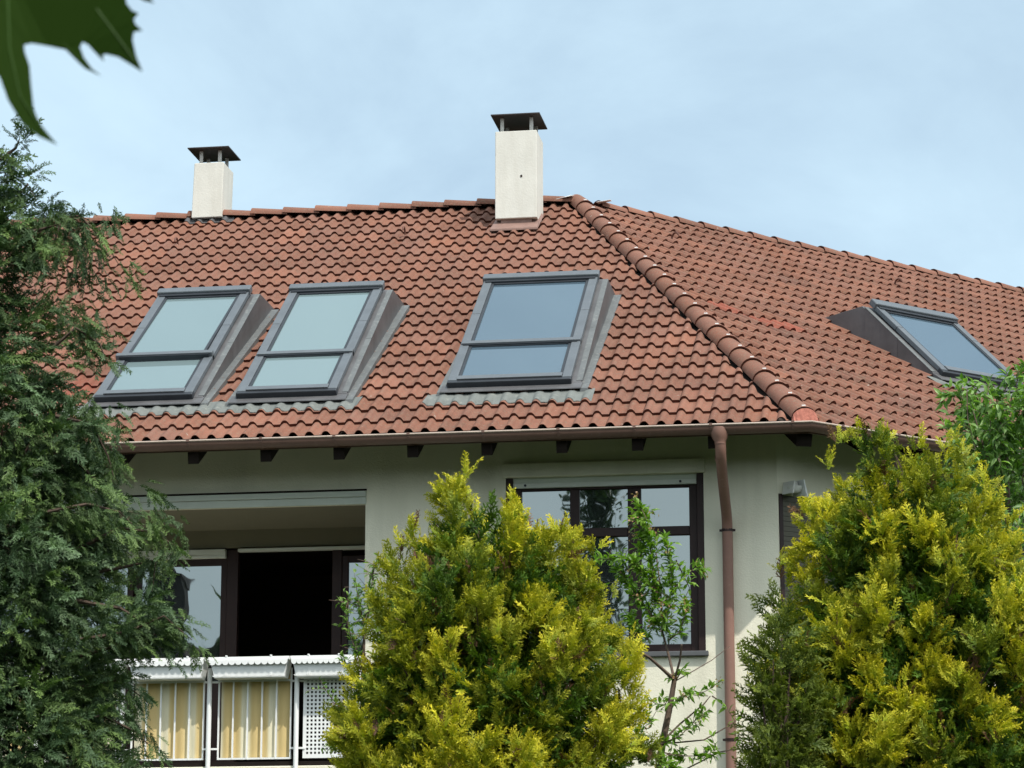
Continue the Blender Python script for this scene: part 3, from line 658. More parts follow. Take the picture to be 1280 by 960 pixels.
# loggia -----------------------------------------------------------------------
lg = MB(); f = FV
lg.add([f(-8.9, WB+.03, -.53), f(-4.071, WB+.03, -.53), f(-4.071, 2.1, -.53), f(-8.9, 2.1, -.53)], [(0, 1, 2, 3)])
lg.add([f(-4.071, WB+.03, -.53), f(-4.071, WB+.03, -2.96), f(-4.071, 2.1, -2.96), f(-4.071, 2.1, -.53)], [(0, 1, 2, 3)])
lg.add([f(-8.9, WB+.03, -.53), f(-8.9, WB+.03, -2.96), f(-8.9, 2.1, -2.96), f(-8.9, 2.1, -.53)], [(3, 2, 1, 0)])
grid_wall(lg, [-8.9, -4.071], [-2.96, -.53], [(-8.5, -4.11, -2.9, -.70)], 2.0, .1, FV)
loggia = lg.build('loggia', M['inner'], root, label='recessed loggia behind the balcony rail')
# pale lintel band with its thin joint
m = MB(); m.box(-8.98, -4.064, WB-.018, WB+.05, -.528, -.462, FV); m.build('lintel_band', M['band'], loggia, bevel=.004)
m = MB(); m.box(-8.98, -4.064, WB-.028, WB+.05, -.458, -.405, FV); m.build('lintel_band', M['band'], loggia, bevel=.004)
m = MB(); m.box(-8.99, -4.06, WB-.03, WB-.001, -.400, -.388, FV); m.build('joint_strip', M['rafter'], loggia)
# window wall of the loggia
for (a, b) in ((-8.48, -7.55), (-7.45, -6.62), (-6.60, -5.69), (-4.56, -4.115)):
    m = MB(); w0_ = .06
    m.box(a, a+w0_, 2.03, 2.09, -2.9, -.80, FV); m.box(b-w0_*(1 if b < -4.2 else .4), b, 2.03, 2.09, -2.9, -.80, FV); m.box(a+w0_, b-w0_*.4, 2.032, 2.088, -.865, -.80, FV); m.box(a+w0_, b-w0_*.4, 2.032, 2.088, -2.9, -2.0, FV)
    ow = m.build('loggia_window', M['frame'], loggia, bevel=.005)
    p_ = MB(); p_.box(a+w0_-.004, b-.02, 2.055, 2.063, -2.004, -.861, FV); p_.build('window_pane', M['pane'], loggia)
for (a, b) in ((-5.69, -5.58), (-4.655, -4.56), (-7.55, -7.45)):
    m = MB(); m.box(a, b, 2.02, 2.10, -2.9, -.72, FV); m.build('door_post', M['frame'], loggia, bevel=.005)
m = MB(); m.box(-8.5, -5.70, 1.975, 2.05, -.77, -.715, FV); m.box(-8.5, -5.70, 1.985, 2.05, -.80, -.772, FV); m.build('shutter_box', M['shutter'], loggia, bevel=.004)
m = MB(); m.box(-5.575, -4.115, 1.975, 2.05, -.745, -.715, FV); m.build('shutter_box', M['shutter'], loggia, bevel=.004)
# balcony ------------------------------------------------------------------------
m = MB(); m.box(-8.95, -3.9, -.03, WB-.001, -3.18, -2.955, FV); m.box(-8.895, -4.075, WB-.0005, 2.15, -3.17, -2.962, FV)
balc = m.build('balcony', M['plaster'], root, bevel=.008, label='balcony with striped cloth and a perforated end panel')
panels = []
xs0 = [-8.70, -7.93, -7.16, -6.39, -5.62+.0]
# posts at -5.27 and -4.49, spacing .785
posts = [-4.487-.785*i for i in range(6)]
for x in posts+[-3.93]:
    m = MB(); m.tube([FV(x, -.055, -3.35), FV(x, -.055, -2.10)], .0215, 10); m.build('railing_post', M['white'], balc, smooth=True)
m = MB(); m.box(-8.95, -3.91, -.02, .025, -2.06, -2.03, FV); m.build('top_rail', M['white'], balc, bevel=.004)
m = MB(); m.box(-8.95, -3.91, -.012, .02, -2.955, -2.915, FV); m.build('bottom_rail', M['rafter'], balc)
for i, x in enumerate(posts[:-1]):
    a, b = x-.785+.07, x-.055
    for (z) in (-2.215, -2.895):
        m = MB(); m.box(a, b, -.012, .012, z, z+.016, FV); m.build('panel_rail', M['white'], balc)
    for z in (-2.225, -2.81):
        m = MB(); m.box(b-.001, x+.071, -.03, -.012, z, z+.016, FV); m.build('post_bracket', M['white'], balc)
    nb = 6
    for j in range(nb):
        xx = a+.006+(b-a-.012)*j/(nb-1); m = MB(); m.box(xx-.0065, xx+.0065, -.016, .0, -2.895, -2.10, FV); m.build('railing_bar', M['white'], balc)
    # slightly rippled cloth behind the bars
    m = MB(); nx, nz_ = 40, 8; vs = []
    for jj in range(nz_+1):
        for ii in range(nx+1):
            t_ = ii/nx; z_ = -2.885+(.80)*jj/nz_
            vs.append(FV(a+.015+(b-a-.03)*t_, .035+.012*cos(t_*2*pi*(5))*(0.5+.5*sin(jj*.7+i)), z_))
    m.add(vs, [(jj*(nx+1)+ii, jj*(nx+1)+ii+1, (jj+1)*(nx+1)+ii+1, (jj+1)*(nx+1)+ii) for jj in range(nz_) for ii in range(nx)])
    m.build('striped_cloth', M['stripes'], balc, smooth=True)
# perforated white panel at the right end: vertical and horizontal strips
m = MB(); a, b, z0, z1 = -4.435, -3.96, -2.89, -2.19; pit = .0352; hole = .0195
m.box(a, a+.03, -.02, -.008, z0, z1, FV); m.box(b-.03, b, -.02, -.008, z0, z1, FV); m.box(a+.03, b-.03, -.02, -.008, z0, z0+.035, FV); m.box(a+.03, b-.03, -.02, -.008, z1-.025, z1, FV)
x = a+.03
while x < b-.03-hole: m.box(x+hole, min(x+pit, b-.03), -.0195, -.0085, z0+.035, z1-.025, FV); x += pit
z = z0+.035
while z < z1-.025-hole: m.box(a+.03, b-.03, -.0185, -.0095, z+hole, min(z+pit, z1-.025), FV); z += pit
m.build('perforated_panel', M['white'], balc)
m = MB(); m.box(-4.43, -3.97, .03, .045, -2.9, -2.1, FV); m.build('backing_board', M['dark'], balc)
m = MB(); m.box(-3.93, -3.90, .0, WB-.002, -2.06, -2.03, FV); m.box(-3.925, -3.905, .0, WB-.002, -2.9, -2.08, FV); m.build('end_panel', M['white'], balc)
# flower boxes: top-level things hung on the rail
def flower_box(x0, x1, label, tiltz=0.0):
    o = link('flower_box', None); o.location = (C0.x+(x0+x1)/2, C0.y-.11, HZ-2.03)
    tag(o, label, 'flower box', 'white flower boxes along the balcony rail')
    hw = (x1-x0)/2; m = MB(); H_ = .172; n = 14
    m.hexa([(-hw+.035, -.075, -H_), (hw-.035, -.075, -H_), (hw-.035, .075, -H_), (-hw+.035, .075, -H_), (-hw, -.095, 0), (hw, -.095, 0), (hw, .095, 0), (-hw, .095, 0)])
    m.build('box_body', M['white'], o, bevel=.006)
    m = MB(); m.box(-hw-.012, hw+.012, -.11, -.094, -.018, .010); m.box(-hw-.012, hw+.012, .094, .11, -.022, .012); m.box(-hw-.012, -hw+.004, -.094, .094, -.022, .012); m.box(hw-.004, hw+.012, -.094, .094, -.022, .012)
    m.build('rim', M['white'], o, bevel=.004)
    m = MB(); ns = 12; wdt = 2*hw/ns
    for i in range(ns):
        cx = -hw+wdt*(i+.5); pts = [(cx-wdt/2, -.016)]+[(cx-wdt/2*cos(pi*j/8), -.036-.026*sin(pi*j/8)) for j in range(9)]+[(cx+wdt/2, -.016)]
        m.prism(pts[::-1], -.118, -.106, lambda a_, p_, q_: (p_, a_, q_))
    m.build('scalloped_trim', M['white'], o)
    m = MB(); ns = 12
    for i in range(ns):
        cx = -hw+wdt*(i+.5); pts = [(cx-.9*wdt/2*cos(pi*j/8), -.150-.010*sin(pi*j/8)) for j in range(9)]
        m.prism(pts[::-1], -.0865, -.0835, lambda a_, p_, q_: (p_*(1-.05), a_, q_))
    m.build('lower_moulding', M['white'], o)
    m = MB(); m.box(-hw+.01, hw-.01, -.085, .085, -.03, -.01); m.build('soil', M['bark'], o)
    for xx in (-hw+.15, hw-.15):
        m = MB(); m.box(xx-.009, xx-.004, -.106, -.096, -.16, -.13); m.box(xx+.004, xx+.009, -.106, -.096, -.16, -.13); m.box(xx-.006, xx+.006, -.115, -.08, .012, .024); m.build('box_clip', M['white'], o)
bx = [(-5.97, -5.285, 'white flower box with scalloped rim beside the dark conifer'), (-5.235, -4.535, 'white flower box with scalloped rim above the whole striped panel'), (-4.50, -3.93, 'white flower box with scalloped rim above the perforated panel'), (-6.74, -6.02, 'white flower box mostly hidden behind the dark conifer'), (-7.50, -6.79, 'white flower box at the far left, behind the dark conifer')]
for b_ in bx: flower_box(*b_)

# wall lamp on the side wing ----------------------------------------------------
lm = link('wall_lamp', None); lp = Vector(WV(.44, WB, -.50)); lm.location = Vector((C0.x, C0.y, 0))+lp; lm.rotation_euler = (0, 0, B)
tag(lm, 'small white outdoor lamp mounted at the house corner under the eave', 'lamp')
m = MB(); m.box(-.03, .03, -.12, 0, .03, .075); m.build('arm', M['lampw'], lm, bevel=.006)
m = MB(); rr = 12
vs = []
for j in range(5):
    a = pi/2*j/4
    for i in range(rr): vs.append((.075*cos(a)*cos(2*pi*i/rr), -.11+.06*cos(a)*sin(2*pi*i/rr), .03-.065*sin(a)+.0))
m.add(vs, [(j*rr+i, j*rr+(i+1) % rr, (j+1)*rr+(i+1) % rr, (j+1)*rr+i) for j in range(4) for i in range(rr)]); m.build('dome', M['lampw'], lm, smooth=True)
m = MB(); m.hexa([(.06, -.2, -.07), (.075, -.2, -.07), (.075, -.02, -.05), (.06, -.02, -.05), (.03, -.19, .085), (.045, -.19, .085), (.045, 0, .085), (.03, 0, .085)]); m.build('flap', M['white'], lm)
m = MB(); m.hexa([(-.075, -.16, -.04), (-.06, -.16, -.04), (-.06, -.02, -.04), (-.075, -.02, -.04), (-.045, -.15, .075), (-.03, -.15, .075), (-.03, 0, .075), (-.045, 0, .075)]); m.build('shield', M['lampw'], lm)

# ------------------------------------------------------------------ ground
g_ = MB(); n = 40; vs = []
for j in range(n+1):
    for i in range(n+1):
        x = (i/n*2-1); y = (j/n*2-1); vs.append((900*x*abs(x)-2, 900*y*abs(y)+15, 0))
g_.add(vs, [(j*(n+1)+i, j*(n+1)+i+1, (j+1)*(n+1)+i+1, (j+1)*(n+1)+i) for j in range(n) for i in range(n)])
tag(g_.build('ground', M['grass']), kind='structure')

# ------------------------------------------------------------------ foliage
nr = np.random.RandomState(11)
def quads_to_object(name, V, Q, C, material, parent=None, smooth=False):
    me = bpy.data.meshes.new(name); me.vertices.add(len(V)); me.vertices.foreach_set('co', V.astype(np.float32).ravel())
    k = Q.shape[1]; me.loops.add(Q.size); me.loops.foreach_set('vertex_index', Q.astype(np.int32).ravel())
    me.polygons.add(len(Q)); me.polygons.foreach_set('loop_start', np.arange(0, Q.size, k, dtype=np.int32))
    try: me.polygons.foreach_set('loop_total', np.full(len(Q), k, dtype=np.int32))
    except Exception: pass
    me.materials.append(material); me.update(calc_edges=True)
    a = me.color_attributes.new('tint', 'FLOAT_COLOR', 'POINT'); a.data.foreach_set('color', np.concatenate([C, np.ones((len(C), 1))], 1).astype(np.float32).ravel())
    me.validate(); return link(name, me, parent)
def leaflet(p, d, n, L, W):
    """pointed leaflet: base p, direction d, plane normal n"""
    d = d/np.linalg.norm(d); s = np.cross(n, d); s /= np.linalg.norm(s)+1e-9
    return [p+s*W/2, p+d*L, p-s*W/2]
def spray_template(kind, seed):
    r = np.random.RandomState(seed); V = []; T = []
    X = np.array([1., 0, 0]); Z = np.array([0, 0, 1.])
    nb, lw, wide = {'thuja': (6, .085, .56), 'cypress': (8, .060, .38)}[kind]
    V += leaflet(np.zeros(3), X, Z, 1.0, lw); T += [0, 1, 0]
    for i in range(nb):
        t = .06+.82*i/(nb-1)
        for sd2 in (1, -1):
            bl = wide*(1-t*.70)*(1 if t > .12 else .75)*r.uniform(.75, 1.15); a = radians(r.uniform(30, 50))*sd2
            d = np.array([cos(a), sin(a), r.uniform(-.30, .30)]); p = X*(t+r.uniform(-.03, .03))
            V += leaflet(p, d, Z+r.uniform(-.4, .4, 3), bl, lw*.9); T += [t*.6, min(1, t*.6+.55), t*.6]
            for tt, s4 in ((.25, 1), (.52, -1)) if r.rand() < .5 else ((.25, -1), (.5, 1)):
                a2 = a+radians(r.uniform(30, 48))*s4; d2 = np.array([cos(a2), sin(a2), r.uniform(-.5, .5)])
                V += leaflet(p+d/np.linalg.norm(d)*bl*tt, d2, Z+r.uniform(-.9, .9, 3), bl*r.uniform(.38, .6), lw*.95); q = min(1, t*.55+tt*.4); T += [q, min(1, q+.4), q]
    V = np.array(V); V[:, 2] += (-.16*V[:, 0]**2 if kind == 'thuja' else -.30*V[:, 0]**2)
    return V, np.clip(np.array(T), 0, 1)
TPL = {k: [spray_template(k, s) for s in range(5)] for k in ('thuja', 'cypress')}
def unit(a): return a/(np.linalg.norm(a, axis=-1, keepdims=True)+1e-9)
def scatter_sprays(kind, P_, D_, Nn, Sc, cbase, ctip):
    """P_ origins, D_ directions, Nn rough normals, Sc sizes, colours per spray -> vertices, quads, tints"""
    D_ = unit(D_); Y = unit(np.cross(Nn, D_)); Z = np.cross(D_, Y)
    pick = nr.randint(0, 5, len(P_)); VV = []; CC = []
    for k in range(5):
        s = np.where(pick == k)[0]
        if not len(s): continue
        V, T = TPL[kind][k]
        v = P_[s, None, :]+Sc[s, None, None]*(V[None, :, 0:1]*D_[s, None, :]+V[None, :, 1:2]*Y[s, None, :]+V[None, :, 2:3]*Z[s, None, :])
        c = cbase[s, None, :]*(1-T[None, :, None])+ctip[s, None, :]*T[None, :, None]
        VV.append(v.reshape(-1, 3)); CC.append(c.reshape(-1, 3))
    V = np.concatenate(VV); C = np.concatenate(CC); return V, np.arange(len(V)).reshape(-1, 3), C
class Envelope:
    """outline (left and right edge at each height) of a crown, round in plan"""
    def __init__(s, D, rows, squash=.9, inset=.17):
        z = []; l = []; r_ = []
        for (y, xl, xr) in rows:
            a = at(xl, y, D); b = at(xr, y, D); z.append(a[2]); m_ = (a[0]+b[0])/2; h_ = (b[0]-a[0])/2; h_ = max(h_-inset, h_*.35); l.append(m_-h_); r_.append(m_+h_)
        o = np.argsort(z); s.z = np.array(z)[o]; s.l = np.array(l)[o]; s.r = np.array(r_)[o]; s.D = D; s.sq = squash
    def c(s, z): return (np.interp(z, s.z, s.l)+np.interp(z, s.z, s.r))/2
    def w(s, z): return (np.interp(z, s.z, s.r)-np.interp(z, s.z, s.l))/2
def clusters(env, n, zlo, zhi, rin, rout, minsep, back=.35, lump=.12):
    pts = []; outs = []; grid = {}
    tries = 0
    wmax = env.w(np.linspace(zlo, zhi, 50)).max(); ph = nr.uniform(0, 6, 6)
    while len(pts) < n and tries < n*60:
        tries += 1
        z = nr.uniform(zlo, zhi); w = env.w(z)
        if nr.rand() > w/wmax+.08: continue
        a = nr.uniform(0, 2*pi)
        if sin(a) > .2 and nr.rand() > back: continue
        lm_ = 1+lump*(sin(3*a+ph[0]+z*2.1)+sin(5*a-z*4.3+ph[1])+sin(2*a+z*7+ph[2]))/2
        rr_ = nr.uniform(rin, rout)*lm_
        p = np.array([env.c(z)+w*rr_*cos(a), env.D+w*env.sq*rr_*sin(a), z])
        key = tuple((p/minsep).astype(int)); ok = True
        for dx in (-1, 0, 1):
            for dy in (-1, 0, 1):
                for dz in (-1, 0, 1):
                    for q in grid.get((key[0]+dx, key[1]+dy, key[2]+dz), ()):
                        if np.sum((q-p)**2) < minsep**2: ok = False
        if not ok: continue
        grid.setdefault(key, []).append(p); pts.append(p); outs.append((cos(a), sin(a)*env.sq, 0))
    return np.array(pts), np.array(outs)
def plumes(P_, O_, per, up, length, spread, size, jit):
    """grow 'per' sprays along a short axis at each clump"""
    n = len(P_); ax = unit(O_*nr.uniform(.5, 1.0, (n, 1))+np.array([0, 0, 1.])*nr.uniform(up[0], up[1], (n, 1))+nr.normal(0, .22, (n, 3)))
    idx = np.repeat(np.arange(n), per); t = nr.uniform(-.75, .35, len(idx)); sz = nr.uniform(*length, n)
    A = ax[idx]; rv = nr.normal(0, 1, A.shape); rv -= A*np.sum(rv*A, 1, keepdims=True); rv = unit(rv)
    pos = P_[idx]+A*(t*sz[idx])[:, None]+rv*(nr.uniform(.0, 1, len(idx))*spread*(.75-t*.9))[:, None]
    d = unit(A+rv*nr.uniform(.1, .9, (len(idx), 1))+nr.normal(0, jit, A.shape))
    nn = unit(np.cross(d, unit(nr.normal(0, 1, d.shape))+A*.2)+1e-3)
    s = nr.uniform(*size, len(idx))*(1.05-.25*np.abs(t))
    return pos, d, nn, s, idx, t, ax
def tree_skeleton(name, base, env, P_, root_o, mat_, r0, nl=60, lean=None):
    m = MB(); top = env.z.max()-.25
    zs = np.linspace(0, top, 14); path = [(env.c(z)*min(1, z/1.5)+base[0]*(1-min(1, z/1.5))-base[0], env.D-base[1]+.04*sin(z*1.7), z) for z in zs]
    m.tube(path, [r0*(1-.93*i/13)+.004 for i in range(14)], 8)
    m.build('trunk', mat_, root_o, smooth=True)
    m = MB(); sel = nr.choice(len(P_), min(nl, len(P_)), replace=False)
    for i in sel:
        p = P_[i]-np.array([base[0], base[1], 0]); hz_ = max(.15, p[2]-abs(nr.uniform(.25, .7))); st_ = np.array([np.interp(hz_, zs, [q[0] for q in path]), np.interp(hz_, zs, [q[1] for q in path]), hz_])
        mid = (st_+p)/2+nr.normal(0, .03, 3)-np.array([0, 0, .05]); m.tube([st_, mid, p], [.014, .010, .004], 4, caps=False)
    m.build('limbs', mat_, root_o, smooth=True)
M['fol_gold'] = leafmat('golden_foliage', .28, .25, .55, (1.1, 1.15, .5))
M['fol_dark'] = leafmat('conifer_foliage', .15, .25, .55, (1.0, 1.3, .6))
M['leafg'] = leafmat('broad_leaf', .38, .4, .40, (1.1, 1.35, .35))

def golden_thuja(label, D, rows, zlo, n_out, n_in, seed, extra=(), yel=1.0):
    nr.seed(seed)
    env = Envelope(D, rows); base = (env.c(1.0), D)
    ro = link('golden_conifer', None); ro.location = (base[0], base[1], 0); tag(ro, label, 'conifer', 'golden conifers in front of the house')
    zt = env.z.max()-.34
    P1, O1 = clusters(env, n_out, zlo, zt, .78, .98, .225, lump=.18)
    P2, O2 = clusters(env, n_in, zlo, zt-.15, .10, .80, .12)
    lob = []; lo_o = []; lo_i = []
    for i in range(len(P1)):
        a_ = unit(O1[i]*.7+np.array([0, 0, nr.uniform(.5, 1.1)])); m_ = 14
        for _ in range(m_):
            q = unit(nr.normal(0, 1, 3)+a_*.9); k_ = min(1, max(.3, (env.w(P1[i][2])+.17)/.42)); lob.append(P1[i]+(q*np.array([.11, .11, .15])*nr.uniform(.45, 1.1)+a_*nr.uniform(-.08, .12))*k_); lo_o.append(q*.6+a_*.35); lo_i.append(i)
    P1 = np.array(lob); O1 = np.array(lo_o); lob_shade = nr.beta(1.5, 1.1, len(lo_i)//14)[np.array(lo_i)]
    if len(extra):
        ex = np.array([at(x, y, D+dd) for (x, y, dd) in extra]); P1 = np.concatenate([P1, ex]); O1 = np.concatenate([O1, np.tile([[0.02, -.05, .3]], (len(ex), 1))]); lob_shade = np.concatenate([lob_shade, np.full(len(ex), .8)])
    Vs = []; Qs = []; Cs = []; off = 0
    for (P_, O_, per, inner_) in ((P1, O1, 6, 0), (P2, O2, 11, 1)):
        pos, d, nn, s, idx, t, ax = plumes(P_, O_, per, (.15, .8), (.07, .13), .045, (.080, .135), .16) if not inner_ else plumes(P_, O_, per, (.0, .8), (.12, .2), .12, (.14, .22), .3)
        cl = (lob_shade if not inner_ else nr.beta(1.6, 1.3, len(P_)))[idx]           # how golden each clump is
        cl = np.clip(cl*yel+nr.normal(0, .14, len(idx))+t*.25-(.75 if inner_ else 0), 0, 1)[:, None]  # inner sprays greener, and also darkened to deepen the shaded hollows
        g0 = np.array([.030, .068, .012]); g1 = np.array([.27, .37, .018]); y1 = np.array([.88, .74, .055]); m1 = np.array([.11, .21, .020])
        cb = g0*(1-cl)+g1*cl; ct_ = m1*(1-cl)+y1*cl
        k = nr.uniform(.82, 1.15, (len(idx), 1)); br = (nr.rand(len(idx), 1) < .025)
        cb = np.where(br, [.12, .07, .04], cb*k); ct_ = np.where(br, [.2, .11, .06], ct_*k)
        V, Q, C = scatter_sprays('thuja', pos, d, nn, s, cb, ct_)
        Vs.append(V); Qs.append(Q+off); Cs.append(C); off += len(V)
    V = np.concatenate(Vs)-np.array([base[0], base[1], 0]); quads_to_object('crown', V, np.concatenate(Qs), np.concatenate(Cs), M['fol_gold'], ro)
    tree_skeleton('t', base, env, np.concatenate([P1, P2]), ro, M['bark'], .07, 110)
    return ro
rowsA = [(562, 576, 584), (600, 570, 590), (630, 552, 602), (655, 535, 640), (685, 518, 686), (715, 496, 722), (750, 474, 752), (790, 448, 768), (830, 425, 788), (880, 414, 808), (960, 405, 800), (1100, 400, 800), (1200, 440, 760), (1260, 520, 700)]
exA = [(581, 596, 0), (578, 612, 0), (566, 640, -.02), (590, 646, 0), (640, 632, 0), (652, 646, .03), (706, 672, 0), (716, 684, .02), (500, 690, 0), (690, 672, 0), (745, 690, 0), (552, 650, 0), (632, 650, 0), (490, 690, .05)]
golden_thuja('tall golden conifer in the middle with a thin pointed tip, below the window', 16.0, rowsA, 1.1, 190, 420, 21, exA)
rowsB = [(528, 1062, 1092), (545, 1040, 1140), (565, 1036, 1190), (600, 1030, 1228), (650, 1026, 1240), (690, 990, 1275), (760, 990, 1320), (800, 962, 1350), (860, 940, 1365), (960, 930, 1370), (1100, 965, 1350), (1200, 1010, 1300), (1260, 1085, 1240)]
exB = [(1052, 545, 0), (1078, 540, 0), (1110, 548, 0), (1200, 552, 0), (1180, 562, 0), (1034, 580, 0), (994, 700, 0), (1016, 668, 0), (972, 698, 0), (984, 712, 0), (978, 722, .03), (1232, 605, 0), (1262, 655, 0), (1150, 556, 0)]
golden_thuja('broad golden conifer at the right corner of the house', 17.0, rowsB, 1.2, 255, 560, 33, exB)
rowsC = [(745, 950, 1010), (790, 926, 1030), (850, 905, 1045), (960, 896, 1060), (1100, 905, 1060), (1240, 960, 1010)]
def green_thuja(label, D, rows, zlo, n_out, n_in, seed):
    nr.seed(seed); env = Envelope(D, rows); base = (env.c(1.0), D)
    ro = link('green_conifer', None); ro.location = (base[0], base[1], 0); tag(ro, label, 'conifer')
    P_, O_ = clusters(env, n_out+n_in, zlo, env.z.max()-.05, .3, 1.0, .10)
    pos, d, nn, s, idx, t, ax = plumes(P_, O_, 12, (.3, 1.0), (.13, .24), .10, (.08, .15), .25)
    k = nr.uniform(.7, 1.2, (len(idx), 1)); V, Q, C = scatter_sprays('thuja', pos, d, nn, s, np.array([.04, .08, .015])*k, np.array([.21, .26, .035])*k)
    quads_to_object('crown', V-np.array([base[0], base[1], 0]), Q, C, M['fol_gold'], ro); tree_skeleton('t', base, env, P_, ro, M['bark'], .04, 40)
green_thuja('low dull green conifer tucked left of the broad golden one', 16.2, rowsC, 1.6, 230, 90, 5)

def cypress(label, D, rows, zlo, n_out, n_in, seed, limbs):
    nr.seed(seed); env = Envelope(D, rows, inset=.12); base = (at(-10, 960, D)[0], D)
    ro = link('cypress_tree', None); ro.location = (base[0], base[1], 0); tag(ro, label, 'conifer')
    P1, O1 = clusters(env, n_out, zlo, env.z.max()-.1, .80, 1.02, .11); P2, O2 = clusters(env, n_in, zlo, env.z.max()-.3, .25, .72, .14)
    ex = []; exo = []
    for (pts, dd) in limbs:
        q = [at(x, y, D+dd) for (x, y) in pts]
        lb = MB(); lb.tube([x-np.array([base[0], base[1], 0]) for x in q], [.012-.010*i/(len(q)-1) for i in range(len(q))], 5, caps=False); lb.build('branch', M['bark'], ro, smooth=True)
        for i in range(len(q)-1):
            seg = q[i+1]-q[i]; ns = max(1, int(np.linalg.norm(seg)/.035))
            for j in range(ns):
                ex.append(q[i]+seg*(j+.5)/ns+nr.normal(0, .06, 3)); exo.append(unit(seg)*1.2+np.array([0, 0, nr.uniform(-.9, .3)]))
    Vs = []; Qs = []; Cs = []; off = 0
    sets = [(P1, O1, 14, (-.15, .55), 0), (P2, O2, 12, (-.1, .5), 1), (np.array(ex), np.array(exo), 10, (-.25, .25), 2)]
    for (P_, O_, per, up, kd) in sets:
        pos, d, nn, s, idx, t, ax = plumes(P_, O_, per, up, (.14, .30), .11 if kd < 2 else .06, (.10, .19) if kd < 2 else (.07, .13), .25)
        nn = unit(nn*.6+np.array([0, -.2, .6])); d = unit(d+np.array([0, 0, -.18]))
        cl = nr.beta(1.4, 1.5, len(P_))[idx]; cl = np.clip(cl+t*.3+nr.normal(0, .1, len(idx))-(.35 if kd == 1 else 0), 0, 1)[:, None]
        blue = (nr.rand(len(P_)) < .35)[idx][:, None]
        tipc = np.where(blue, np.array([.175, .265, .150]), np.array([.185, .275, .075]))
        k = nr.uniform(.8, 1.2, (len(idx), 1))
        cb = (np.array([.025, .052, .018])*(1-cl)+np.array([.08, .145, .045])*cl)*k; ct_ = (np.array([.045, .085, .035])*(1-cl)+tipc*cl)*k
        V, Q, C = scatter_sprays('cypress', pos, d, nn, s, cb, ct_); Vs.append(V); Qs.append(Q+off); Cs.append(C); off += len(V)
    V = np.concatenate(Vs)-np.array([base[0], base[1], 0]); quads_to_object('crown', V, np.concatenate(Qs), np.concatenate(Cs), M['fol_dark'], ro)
    tree_skeleton('t', base, env, np.concatenate([P1, P2]), ro, M['bark'], .16, 120)
rowsD = [(168, -12, 22), (200, -50, 36), (260, -90, 48), (300, -130, 42), (360, -150, 54), (450, -170, 58), (520, -190, 104), (560, -180, 138), (620, -190, 110), (680, -200, 180), (760, -210, 150), (820, -220, 165), (860, -220, 150), (960, -230, 185), (1150, -240, 190), (1235, -150, 100)]
limbs = [([(20, 300), (60, 275), (100, 270), (130, 300), (148, 330)], 0.0), ([(30, 320), (70, 300), (100, 310), (92, 350)], .1), ([(40, 290), (75, 280), (60, 330)], -.1), ([(60, 440), (95, 410), (125, 430), (132, 450)], -.1), ([(40, 420), (90, 400), (110, 425)], .1), ([(70, 520), (115, 530), (135, 570), (142, 595)], -.2), ([(60, 640), (110, 630), (150, 640), (165, 655)], -.3), ([(90, 690), (150, 660), (190, 665), (215, 680), (212, 705)], -.2), ([(100, 800), (160, 790), (205, 770), (240, 800)], -.4), ([(100, 820), (170, 800), (225, 785)], -.3), ([(90, 720), (150, 710), (195, 700), (190, 740)], -.1), ([(80, 900), (130, 895), (170, 915), (190, 935)], -.3), ([(100, 860), (150, 850), (175, 870)], -.2), ([(0, 200), (20, 185), (25, 172)], 0), ([(10, 260), (35, 230), (45, 250)], 0.0), ([(80, 560), (120, 600), (138, 640)], -.1), ([(90, 750), (150, 760), (200, 790), (222, 800)], -.3)]
cypress('tall dark blue-green cypress with feathery drooping sprays at the left', 14.0, rowsD, 1.3, 720, 410, 3, limbs)

# broad-leaved trees ---------------------------------------------------------
def leaves_object(P_, D_, S_, C_, parent, base, name='leaves', curl=.25, wid=.42):
    """folded six-point leaves"""
    n = len(P_); D_ = unit(D_); up = unit(nr.normal(0, .5, (n, 3))+np.array([.1, -.25, .85])); Y = unit(np.cross(up, D_)); Z = np.cross(D_, Y)
    T = np.array([[0, 0, 0], [.28, wid*.42, .06], [.62, wid*.40, .05], [1, 0, -.16*1.0], [.62, -wid*.40, .05], [.28, -wid*.42, .06], [.3, 0, -.02], [.65, 0, -.05]]); T[:, 2] -= curl*T[:, 0]**2
    Qs = np.array([[0, 6, 1, 1], [6, 7, 2, 1], [7, 3, 2, 2], [0, 5, 6, 6], [5, 4, 7, 6], [4, 3, 7, 7]])
    V = P_[:, None, :]+S_[:, None, None]*(T[None, :, 0:1]*D_[:, None, :]+T[None, :, 1:2]*Y[:, None, :]+T[None, :, 2:3]*Z[:, None, :])
    tri = np.array([[0, 6, 1], [6, 7, 2], [6, 2, 1], [7, 3, 2], [0, 5, 6], [5, 4, 7], [5, 7, 6], [4, 3, 7]])
    Q = (np.arange(n)[:, None, None]*8+tri[None]).reshape(-1, 3); C = np.repeat(C_, 8, 0)
    return quads_to_object(name, V.reshape(-1, 3)-np.array([base[0], base[1], 0]), Q, C, M['leafg'], parent)
def twig_leaves(path, n, L, spread, up=.2):
    """n leaves along a polyline"""
    path = np.array(path); seg = np.linalg.norm(np.diff(path, axis=0), axis=1); cum = np.concatenate([[0], np.cumsum(seg)]); t = nr.uniform(.02, 1, n)*cum[-1]
    i = np.clip(np.searchsorted(cum, t)-1, 0, len(seg)-1); p = path[i]+(path[i+1]-path[i])*((t-cum[i])/seg[i])[:, None]
    ax = unit(path[i+1]-path[i]); rv = unit(nr.normal(0, 1, (n, 3))); p = p+rv*nr.uniform(0, spread, (n, 1))
    return p, unit(rv*.9+ax*.6+np.array([0, 0, up])), nr.uniform(*L, n)
